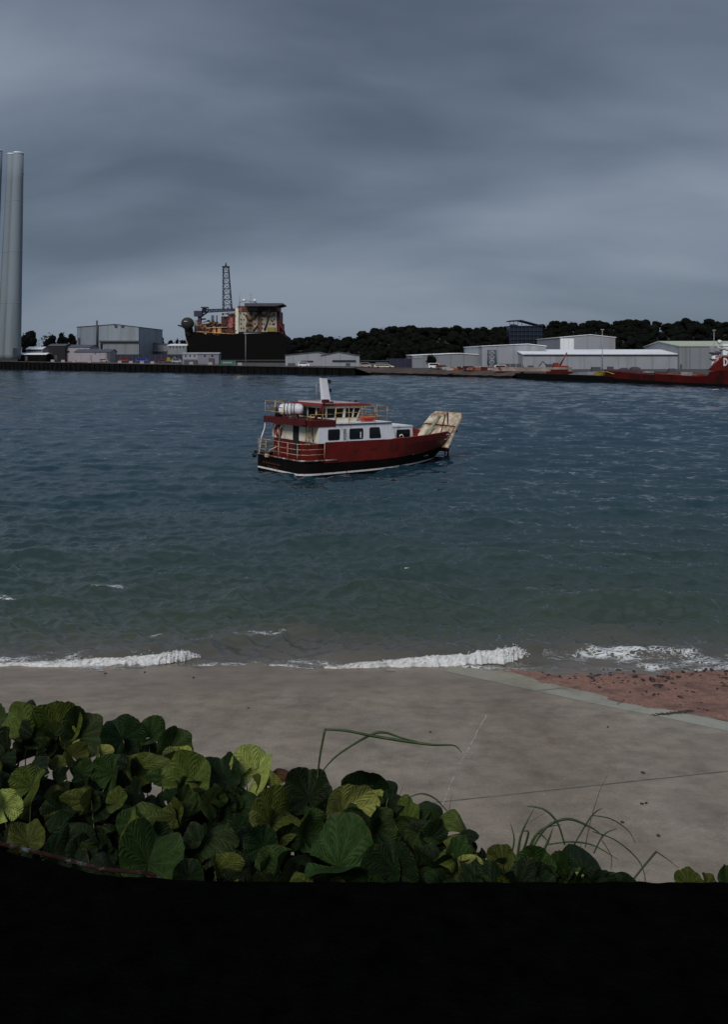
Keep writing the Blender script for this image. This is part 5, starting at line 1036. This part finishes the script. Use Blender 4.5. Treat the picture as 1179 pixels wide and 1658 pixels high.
# rusty flaking pipe along the left edge of the path
M_pipe = mat('flaking_blue_white_rusty_paint', (.018, .007, .005), .9, .5, 30, bump=.6, bscale=80, spec=.1, stain=(.085, .11, .125), stain_amt=.35, stain_scale=14)
mb = MB(); pp = [(-4.2, 3.52), (-3, 3.37), (-2.3, 3.20), (-1.9, 3.07), (-1.5, 2.93), (-1.18, 2.815), (-.98, 2.745), (-.82, 2.68), (-.62, 2.65)]
pts = []
for i in range(len(pp)-1):
    for k in range(5): t = k/5; pts.append((pp[i][0]+(pp[i+1][0]-pp[i][0])*t, pp[i][1]+(pp[i+1][1]-pp[i][1])*t, PZ+.004))
pts.append((-.58, 2.64, PZ-.03)); mb.tube(pts, .0062, 8)
tag(mb.build('rusty_pipe', M_pipe), 'thin rusty pipe with flaking pale blue paint at the bottom left corner', 'pipe')
# silhouette of the leaf mass, as pixels on the level z = 5.4
sil = [(-400, 1090), (-150, 1125), (0, 1142), (60, 1143), (100, 1152), (150, 1180), (168, 1200), (176, 1168), (262, 1178), (290, 1205), (330, 1228), (370, 1232), (432, 1220), (460, 1255), (520, 1262), (560, 1250), (625, 1252), (650, 1295), (720, 1312), (780, 1345), (835, 1385), (900, 1392), (925, 1372), (965, 1385), (1000, 1418), (1040, 1450)]
def sily(px): return float(np.interp(px, [p[0] for p in sil], [p[1] for p in sil]))
LZ = 5.40
def on_leaf(px, py, dz=0.): Y = (CAM_H-LZ-dz)*F/(py-HY); return W(px, py, Y)
# soil bank
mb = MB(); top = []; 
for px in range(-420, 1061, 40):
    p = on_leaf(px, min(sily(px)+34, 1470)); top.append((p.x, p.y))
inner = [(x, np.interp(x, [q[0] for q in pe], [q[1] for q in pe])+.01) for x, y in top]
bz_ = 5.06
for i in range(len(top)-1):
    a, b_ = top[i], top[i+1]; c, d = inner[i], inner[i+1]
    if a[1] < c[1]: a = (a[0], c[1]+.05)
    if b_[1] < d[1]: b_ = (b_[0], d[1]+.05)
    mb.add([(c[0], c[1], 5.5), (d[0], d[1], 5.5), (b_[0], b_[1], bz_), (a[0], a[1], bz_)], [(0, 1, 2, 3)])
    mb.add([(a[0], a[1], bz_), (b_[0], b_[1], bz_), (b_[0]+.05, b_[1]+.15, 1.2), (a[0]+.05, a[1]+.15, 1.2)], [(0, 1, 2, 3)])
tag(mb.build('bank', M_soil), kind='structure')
# ---- leaves
def leaf_mat(name, col, vein, trans=.25):
    m = bpy.data.materials.new(name); m.use_nodes = True; t = m.node_tree; b = t.nodes['Principled BSDF']; k = t.links.new
    uv = t.nodes.new('ShaderNodeUVMap'); s = t.nodes.new('ShaderNodeSeparateXYZ'); k(uv.outputs[0], s.inputs[0])
    def mth(op, a, b_=None, c=None, cl=False):
        n = t.nodes.new('ShaderNodeMath'); n.operation = op; n.use_clamp = cl
        for i, v in enumerate((a, b_, c)):
            if v is None: continue
            if isinstance(v, (int, float)): n.inputs[i].default_value = v
            else: k(v, n.inputs[i])
        return n.outputs[0]
    oi = t.nodes.new('ShaderNodeObjectInfo')
    nz = t.nodes.new('ShaderNodeTexNoise'); nz.inputs['Scale'].default_value = 6; nz.inputs['Detail'].default_value = 6
    av = t.nodes.new('ShaderNodeVectorMath'); av.operation = 'ADD'; k(uv.outputs[0], av.inputs[0]); k(oi.outputs['Location'], av.inputs[1]); k(av.outputs[0], nz.inputs['Vector'])
    ang = mth('ARCTAN2', s.outputs[0], s.outputs[1]); rad = mth('SQRT', mth('ADD', mth('MULTIPLY', s.outputs[0], s.outputs[0]), mth('MULTIPLY', s.outputs[1], s.outputs[1])))
    # primary veins every 32 degrees, width in metres of leaf radius
    w_ = mth('ADD', mth('MULTIPLY', ang, 1/R(32)), mth('MULTIPLY', mth('SUBTRACT', nz.outputs[0], .5), .12)); fr = mth('ABSOLUTE', mth('SUBTRACT', mth('FRACT', mth('ADD', w_, .5)), .5))
    d1 = mth('MULTIPLY', fr, rad); v1 = mth('SUBTRACT', 1.0, mth('DIVIDE', d1, .022), cl=True)
    # secondary veins: chevrons between primaries
    secx = mth('ADD', mth('MULTIPLY', rad, 6.0), mth('MULTIPLY', fr, -3.2)); sec = mth('FRACT', secx); v2 = mth('SUBTRACT', 1.0, mth('DIVIDE', mth('ABSOLUTE', mth('SUBTRACT', sec, .5)), .14), cl=True)
    v = mth('MAXIMUM', mth('MULTIPLY', v1, .95), mth('MULTIPLY', v2, .45)); quilt = mth('MULTIPLY', mth('ABSOLUTE', mth('SINE', mth('MULTIPLY', mth('ADD', secx, .5), math.pi))), mth('ADD', .35, mth('MULTIPLY', fr, 1.6)))
    r = t.nodes.new('ShaderNodeValToRGB'); k(nz.outputs[0], r.inputs[0]); r.color_ramp.elements[0].position = .3; r.color_ramp.elements[1].position = .7
    r.color_ramp.elements[0].color = (*[c*.68 for c in col], 1); r.color_ramp.elements[1].color = (*[c*1.3 for c in col], 1)
    hs = t.nodes.new('ShaderNodeHueSaturation'); k(r.outputs[0], hs.inputs['Color']); k(mth('ADD', mth('MULTIPLY', oi.outputs['Random'], .04), .48), hs.inputs['Hue']); k(mth('ADD', mth('MULTIPLY', oi.outputs['Random'], .5), .75), hs.inputs['Value'])
    mx = t.nodes.new('ShaderNodeMixRGB'); k(v, mx.inputs[0]); k(hs.outputs[0], mx.inputs[1]); mx.inputs[2].default_value = (*vein, 1)
    # nibbled brown margin here and there
    ed = mth('MULTIPLY', mth('SUBTRACT', rad, .93), 9.0, cl=True); ed = mth('MULTIPLY', ed, mth('GREATER_THAN', nz.outputs[0], .56))
    m2 = t.nodes.new('ShaderNodeMixRGB'); k(ed, m2.inputs[0]); k(mx.outputs[0], m2.inputs[1]); m2.inputs[2].default_value = (.09, .055, .02, 1)
    k(m2.outputs[0], b.inputs['Base Color']); b.inputs['Roughness'].default_value = .62; b.inputs['Specular IOR Level'].default_value = .2
    bp = t.nodes.new('ShaderNodeBump'); bp.inputs['Strength'].default_value = .8; bp.inputs['Distance'].default_value = .0055
    k(mth('ADD', mth('MULTIPLY', quilt, 1.1), mth('MULTIPLY', nz.outputs[0], 1.0)), bp.inputs['Height']); k(bp.outputs[0], b.inputs['Normal'])
    tr = t.nodes.new('ShaderNodeBsdfTranslucent'); k(m2.outputs[0], tr.inputs[0]); ms = t.nodes.new('ShaderNodeMixShader'); ms.inputs[0].default_value = trans
    o = t.nodes['Material Output']; k(b.outputs[0], ms.inputs[1]); k(tr.outputs[0], ms.inputs[2]); k(ms.outputs[0], o.inputs[0])
    return m
ML = [leaf_mat('deep_green_shade_leaf', (.0060, .0155, .0028), (.018, .034, .009)), leaf_mat('mid_green_half_shade_leaf', (.018, .038, .006), (.045, .07, .016)), leaf_mat('olive_green_half_lit_leaf', (.056, .073, .011), (.12, .14, .034)), leaf_mat('lime_green_lit_leaf', (.26, .30, .07), (.38, .39, .16)), leaf_mat('brown_dying_leaf', (.09, .035, .012), (.14, .08, .03))]  # green steps hold leaf colour plus painted shade and highlights; brown is dying leaf
M_stalk = mat('pale_green_leaf_stalk', (.10, .11, .035), .6, .3, 12)
def leaf_mesh(seed, cup, ruffle, fold, kind):
    g = random.Random(seed); nr_, na = 12, 44; vs = []; uvs = []; fs = []
    notch = R(16)
    ph = [g.uniform(0, 6.28) for _ in range(6)]
    for i in range(nr_+1):
        f = i/nr_
        for j in range(na+1):
            a = -math.pi+notch*.5*(1-f*.2)+(2*math.pi-notch*(1-f*.2))*j/na     # angle from the tip direction (+y)
            edge_ = 1+.075*math.sin(2*a+ph[5])+.05*math.sin(3*a+ph[0])+.02*math.sin(8*a+ph[1])+.012*math.sin(21*a+ph[2])
            heart = 1-.10*math.cos(a)*0+.12*abs(math.sin(a))+.06*math.cos(a)-(.16 if abs(a) > 2.6 else 0)*(abs(a)-2.6)
            r = f*edge_*heart
            x = r*math.sin(a); y = r*math.cos(a)
            z = cup*r*r+ruffle*f*f*(math.sin(3*a+ph[3])+.6*math.sin(5*a+ph[4]))+fold*abs(x)*.75+.010*abs(math.sin(a*5.6))*f*(1-f*.3)-.20*max(0, f-.7)*math.sin(5*a+ph[5])-.5*max(0, f-.72)**1.4*(1+math.sin(2*a+ph[2]))
            if kind == 'curl': z += .7*max(0, y)**2
            if kind == 'droop': z -= .55*max(0, f-.4)**1.5
            vs.append((x, y, z)); uvs.append((math.sin(a)*f, math.cos(a)*f))
    for i in range(nr_):
        for j in range(na):
            q = i*(na+1)+j; fs.append((q, q+1, q+na+2, q+na+1))
    me = bpy.data.meshes.new('leaf'); me.from_pydata(vs, [], fs); uvl = me.uv_layers.new(name='UVMap')
    for lp in me.loops: uvl.data[lp.index].uv = uvs[lp.vertex_index]
    me.polygons.foreach_set('use_smooth', [True]*len(me.polygons)); return me
LM = []
for mi in range(5):
    row = []
    for k, (cup, ruf, fold, kd) in enumerate(((.36, .22, .4, ''), (-.40, .24, .25, 'droop'), (.10, .22, 1.1, ''), (-.12, .28, .6, 'droop'), (.5, .20, .7, 'curl'), (.05, .18, 2.0, ''), (-.6, .20, -.45, ''), (.2, .32, .95, ''))):
        me = leaf_mesh(100+k, cup, ruf, fold, kd); me.materials.append(ML[mi]); row.append(me)
    LM.append(row)
def orient(nrm, tip):
    z = Vector(nrm).normalized(); y = (Vector(tip)-z*Vector(tip).dot(z)).normalized(); x = y.cross(z); return Matrix((x, y, z)).transposed().to_4x4()
leaves = []     # (position, radius, matrix, colour, variant)
g = random.Random(21)
H = [  # px, py, width px, colour, variant, normal, tip direction (x right, y away, z up)
 (45, 1172, 78, 2, 0, (-.2, -.8, .6), (0, .3, 1)), (95, 1172, 76, 2, 4, (.2, -.8, .5), (.3, .3, 1)), (126, 1182, 80, 1, 0, (.2, -.9, .4), (.4, .3, 1)), (28, 1152, 66, 0, 3, (0, -.5, .9), (-.5, .6, .4)),
 (-30, 1165, 80, 1, 0, (.1, -.7, .7), (-.6, .3, .6)), (198, 1186, 72, 0, 2, (0, -.9, .4), (-.5, .2, .9)), (243, 1183, 52, 1, 7, (.2, -.6, .8), (.8, .4, .4)), (278, 1202, 66, 1, 0, (.3, -.8, .4), (.4, .2, 1)),
 (212, 1238, 66, 2, 5, (.4, -.8, .3), (.2, -.2, -1)), (182, 1242, 58, 1, 2, (-.4, -.9, .3), (0, .2, 1)), (306, 1262, 92, 2, 0, (-.2, -.8, .55), (.5, .2, .9)), (50, 1264, 60, 2, 2, (-.2, -.9, .4), (.3, .1, 1)),
 (146, 1285, 46, 2, 5, (-.3, -.9, .2), (0, .1, 1)), (4, 1296, 56, 3, 0, (.3, -.9, .3), (-.3, .2, 1)), (44, 1352, 60, 2, 0, (-.1, -.8, .6), (-.2, .3, 1)), (362, 1250, 72, 0, 0, (-.3, -.8, .5), (-.3, .3, .9)),
 (414, 1242, 76, 3, 2, (.1, -.8, .5), (.3, .4, .9)), (398, 1236, 50, 2, 7, (0, -.5, .9), (-.8, .5, .3)), (500, 1280, 84, 0, 0, (0, -.85, .5), (0, .3, 1)), (556, 1306, 88, 3, 4, (.15, -.9, .4), (.3, .2, 1)),
 (436, 1322, 92, 2, 2, (.25, -.75, .6), (.9, .3, .5)), (492, 1338, 76, 1, 0, (.4, -.8, .4), (.4, .1, .9)), (388, 1296, 92, 1, 6, (0, -.6, .8), (.6, .4, .3)), (600, 1272, 76, 0, 4, (.1, -.9, .3), (.2, .1, 1)),
 (640, 1286, 62, 0, 1, (.3, -.6, .7), (.8, .2, -.2)), (672, 1336, 96, 1, 6, (-.1, -.7, .7), (-.8, .2, .2)), (748, 1338, 84, 2, 1, (.2, -.6, .8), (.9, .2, 0)), (566, 1368, 66, 2, 6, (.1, -.8, .55), (.3, .2, .7)),
 (548, 1392, 120, 1, 2, (.1, -.5, .85), (.95, -.1, .2)), (750, 1394, 44, 3, 5, (0, -.9, .3), (0, .1, 1)), (816, 1386, 52, 2, 0, (-.2, -.85, .5), (-.2, .2, 1)), (866, 1402, 74, 1, 0, (0, -.8, .6), (.5, .2, .6)),
 (945, 1400, 92, 0, 1, (.15, -.75, .6), (.7, .3, .2)), (222, 1330, 104, 2, 1, (.1, -.65, .8), (.8, .3, .1)), (240, 1388, 112, 1, 2, (.1, -.8, .55), (.3, -.2, .9)), (108, 1346, 92, 1, 6, (.2, -.7, .7), (.6, .2, .2)),
 (348, 1400, 58, 2, 5, (.3, -.9, .3), (.2, 0, 1)), (452, 1398, 66, 1, 2, (-.2, -.9, .4), (-.2, .1, 1)), (478, 1420, 56, 2, 6, (0, -.7, .7), (-.4, .3, .5)), (1116, 1420, 44, 2, 0, (-.1, -.8, .6), (-.4, .2, .9)),
 (1146, 1426, 40, 2, 0, (.1, -.8, .6), (.2, .2, .9)), (1178, 1416, 46, 1, 0, (.1, -.8, .5), (.2, .2, 1)), (8, 1200, 62, 0, 0, (-.2, -.9, .4), (0, .2, 1)), (470, 1252, 56, 4, 6, (.2, -.6, .7), (.8, .3, .3)),
 (330, 1352, 84, 1, 1, (0, -.6, .8), (.4, -.4, .2)), (610, 1330, 64, 1, 0, (.3, -.8, .5), (.3, .2, .9)), (700, 1300, 48, 1, 6, (0, -.7, .7), (.4, .2, .7)), (160, 1208, 30, 3, 5, (.4, -.9, .2), (.2, .1, 1)),
 (290, 1218, 44, 3, 5, (0, -.9, .4), (.1, .1, 1)), (170, 1400, 70, 0, 1, (.1, -.7, .7), (.5, .1, .2)), (640, 1400, 86, 0, 2, (-.1, -.8, .5), (-.2, .1, 1)), (700, 1392, 66, 1, 1, (0, -.7, .7), (.3, .1, -.2)), (590, 1418, 90, 0, 6, (0, -.7, .7), (.3, .1, .4)), (800, 1412, 60, 1, 6, (0, -.6, .8), (.3, .2, .3)), (395, 1402, 60, 0, 1, (.2, -.8, .5), (0, .1, .9)), (305, 1410, 54, 0, 2, (-.2, -.8, .5), (0, .1, .9)), (425, 1360, 62, 0, 0, (0, -.9, .4), (.2, .1, .9)), (80, 1395, 78, 0, 6, (.2, -.7, .7), (.6, 0, .2)), (905, 1412, 50, 1, 0, (-.2, -.8, .5), (-.3, .2, .8))]
for px, py, wd, c, v, nr, tip in H:
    p = on_leaf(px, py+11); r = wd/2/F*p.y*.88
    nr = (nr[0]*1.6+g.gauss(0, .22), nr[1]*.72+g.gauss(0, .15), nr[2]*1.1)
    leaves.append((p, r, nr, tip, c, v, True))
cnt = 0
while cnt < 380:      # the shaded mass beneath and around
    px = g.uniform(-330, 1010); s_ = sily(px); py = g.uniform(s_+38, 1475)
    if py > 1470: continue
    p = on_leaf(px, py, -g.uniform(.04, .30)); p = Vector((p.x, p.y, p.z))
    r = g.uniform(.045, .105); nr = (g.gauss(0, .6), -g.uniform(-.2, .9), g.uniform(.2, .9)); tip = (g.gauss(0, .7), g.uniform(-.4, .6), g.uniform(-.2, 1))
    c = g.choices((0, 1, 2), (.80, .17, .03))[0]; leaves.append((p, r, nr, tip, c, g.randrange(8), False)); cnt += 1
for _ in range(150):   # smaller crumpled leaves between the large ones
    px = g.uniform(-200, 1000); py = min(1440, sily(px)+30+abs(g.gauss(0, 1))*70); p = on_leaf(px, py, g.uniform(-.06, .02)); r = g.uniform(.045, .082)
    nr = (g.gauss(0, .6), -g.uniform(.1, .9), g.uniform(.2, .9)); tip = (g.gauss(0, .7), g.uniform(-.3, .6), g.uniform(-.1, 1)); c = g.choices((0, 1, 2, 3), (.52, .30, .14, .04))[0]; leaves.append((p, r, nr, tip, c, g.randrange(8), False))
# plants: seeds along the bank; each leaf belongs to the nearest one
named = [((35, 1175), 'plant with large rounded leaves at the top left end of the leaf bank'), ((135, 1190), 'plant whose broad leaf stands against the slipway left of the gap'), ((235, 1190), 'plant with fan shaped leaves just right of the gap in the leaf bank'), ((306, 1270), 'plant with one big wrinkled light green leaf standing upright'), ((412, 1245), 'plant with a bright folded leaf on the crest below the bent grass'), ((495, 1290), 'plant with a wide dark fan of leaves at the foot of the bent grass'), ((556, 1312), 'plant bearing the brightest pale green curled leaf'), ((440, 1330), 'plant with a large half lit ribbed leaf near the middle of the bank'), ((615, 1275), 'plant with dark glossy upright leaves right of the brightest leaf'), ((700, 1330), 'plant with wide drooping leaves on the crest right of the dark upright leaves'), ((750, 1392), 'plant with a small pointed pale leaf at the bottom of the bank'), ((945, 1400), 'dark leaved plant below the grass tuft at the right end of the bank'), ((1146, 1422), 'small separate plant of three rounded leaves in the right corner'), ((50, 1290), 'plant with small pale ribbed leaves at the left edge of the view'), ((222, 1340), 'plant with broad spreading leaves low in the left half of the bank'), ((566, 1378), 'plant with a wide horizontal leaf under the brightest leaf'), ((860, 1402), 'plant with round mid green leaves left of the grass tuft')]
seeds = [(on_leaf(*p), l) for p, l in named]
common = 'dark green broad leaved plant in the shaded depths of the leaf bank'
for px, py in ((90, 1240), (100, 1420), (180, 1300), (300, 1340), (300, 1420), (380, 1310), (390, 1420), (480, 1400), (640, 1420), (650, 1350), (720, 1440), (790, 1370), (820, 1440), (20, 1380), (-80, 1170), (-90, 1260), (-100, 1380), (-220, 1180), (-230, 1300), (-320, 1200)): seeds.append((on_leaf(px, py), common))
plants = [[] for _ in seeds]
for lf in leaves:
    d = [(s[0].xy-lf[0].xy).length*(1.0 if not lf[6] or s[1] != common else 1.6) for s in seeds]; plants[d.index(min(d))].append(lf)
stalk_mb_cache = {}
for (sp, lab), lfs in zip(seeds, plants):
    if not lfs: continue
    base = Vector((sp.x, sp.y, 4.96)); t = thing('broad_leaved_plant', base, lab, 'plant', 'broad leaved plants on the bank')
    for p, r, nr, tip, c, v, hero in lfs:
        o = bpy.data.objects.new('leaf', LM[c][v]); COL.objects.link(o); o.parent = t
        M_ = orient(nr, tip); o.matrix_local = Matrix.Translation(p-base) @ M_ @ Matrix.Diagonal((r, r, r, 1))
        if hero:
            q = MB(); a = p-base; b0_ = Vector((a.x*.5, a.y*.5-.02, -.05)); q.tube([b0_, b0_.lerp(a, .55)+Vector((0, -.01, .06)), a-Vector(nr).normalized()*.004], .0045, 6, 0, .0028); q.build('stalk', M_stalk, t)
# ---- grasses
M_grass = mat('dark_green_grass_blade', (.028, .055, .012), .6, .35, 9, stain=(.07, .085, .025), stain_amt=.3, stain_scale=8)
M_dry = mat('dry_grass_stem', (.085, .075, .04), .8, .3, 12)
def blade(q, pix, Y, w0, w1, wm=None, dy=0.):
    pts = [W(px, py, Y+dy*i) for i, (px, py) in enumerate(pix)]
    # smooth (Catmull-Rom)
    out = []
    for i in range(len(pts)-1):
        p0 = pts[max(i-1, 0)]; p1 = pts[i]; p2 = pts[i+1]; p3 = pts[min(i+2, len(pts)-1)]
        for k in range(6):
            t = k/6; out.append(.5*((2*p1)+(p2-p0)*t+(2*p0-5*p1+4*p2-p3)*t*t+(3*p1-p0-3*p2+p3)*t**3))
    out.append(pts[-1]); n = len(out); vs = []; fs = []
    for i, p in enumerate(out):
        d = (out[min(i+1, n-1)]-out[max(i-1, 0)]).normalized(); f = i/(n-1)
        wd = (w0+(w1-w0)*f) if wm is None else (w0+(wm-w0)*f*2 if f < .5 else wm+(w1-wm)*(f-.5)*2)
        s = d.cross(Vector((0, -1, .35))).normalized()*wd/2; b_ = Vector((0, -1, .35)).normalized()*min(wd*.3, .0016)
        vs += [p-s, p+b_, p+s, p-b_]
    for i in range(n-1):
        for k in range(4): fs.append((i*4+k, i*4+(k+1) % 4, (i+1)*4+(k+1) % 4, (i+1)*4+k))
    fs.append((0, 1, 2, 3)); fs.append((n*4-4, n*4-3, n*4-2, n*4-1)); q.add(vs, fs, 0, True)
def grass(name, blades, lab, Y, base):
    t = thing(name, W(*base, Y), lab, 'grass'); off = -t.location
    for i, (pix, w0, w1, wm, m) in enumerate(blades):
        q = MB(); blade(q, pix, Y+.03*((i*7) % 5-2), w0, w1, wm, .01); q.v = [tuple(Vector(v)+off) for v in q.v]; q.build('blade', m, t)
grass('tall_grass', [([(514, 1262), (518, 1225), (526, 1182)], .010, .014, None, M_grass), ([(525, 1181), (560, 1183), (600, 1191), (650, 1199), (700, 1206), (735, 1207), (748, 1219)], .012, .003, .018, M_grass), ([(515, 1258), (545, 1224), (598, 1191), (622, 1186), (648, 1194), (676, 1201)], .006, .006, .016, M_grass)], 'long bent grass blade snapped sideways above the middle of the leaf bank', 5.15, (514, 1262))
grass('tall_grass', [([(664, 1290), (684, 1285), (706, 1294), (730, 1320)], .006, .004, .010, M_grass), ([(726, 1318), (733, 1283)], .005, .001, None, M_dry), ([(646, 1290), (655, 1268)], .004, .001, None, M_dry)], 'short arched grass blade on the crest right of the dark upright leaves', 4.95, (730, 1320))
grass('grass_tuft', [([(915, 1368), (903, 1332), (882, 1311), (854, 1305)], .008, .004, .012, M_grass), ([(862, 1375), (885, 1340), (920, 1326), (958, 1340), (977, 1354)], .010, .003, .014, M_grass), ([(855, 1385), (875, 1345), (910, 1335)], .008, .001, .010, M_grass),
  ([(948, 1372), (958, 1325), (972, 1280), (984, 1256)], .006, .0015, None, M_dry), ([(930, 1368), (958, 1322), (976, 1308)], .007, .003, .009, M_grass), ([(958, 1320), (990, 1326), (1018, 1345), (1030, 1366)], .005, .002, .006, M_grass), ([(960, 1346), (1000, 1362), (1036, 1395), (1047, 1428)], .005, .003, .007, M_grass),
  ([(962, 1382), (978, 1352), (1000, 1341)], .007, .003, .009, M_grass), ([(885, 1368), (925, 1363), (962, 1369), (1002, 1392)], .007, .002, .009, M_grass), ([(975, 1360), (990, 1385), (990, 1408)], .005, .003, None, M_grass), ([(838, 1392), (845, 1350), (866, 1308)], .014, .001, .012, M_grass), ([(828, 1386), (833, 1358), (826, 1330)], .010, .001, .008, M_grass),
  ([(850, 1390), (870, 1350), (890, 1365)], .012, .003, .010, M_grass), ([(872, 1395), (888, 1362), (896, 1340)], .014, .002, .012, M_grass), ([(842, 1395), (856, 1350), (848, 1346)], .012, .002, .012, M_grass), ([(940, 1380), (942, 1362)], .006, .002, None, M_dry), ([(860, 1330), (892, 1310)], .003, .001, None, M_dry)], 'tuft of arching grass with a tall dry stem at the right end of the bank', 4.55, (880, 1395))
grass('tall_grass', [([(1020, 1432), (1042, 1404), (1063, 1379)], .009, .011, None, M_grass), ([(1062, 1378), (1080, 1390), (1100, 1406)], .007, .002, None, M_grass), ([(1044, 1428), (1046, 1414), (1054, 1408)], .003, .001, None, M_dry)], 'single broken grass blade standing left of the three rounded leaves', 4.4, (1020, 1432))
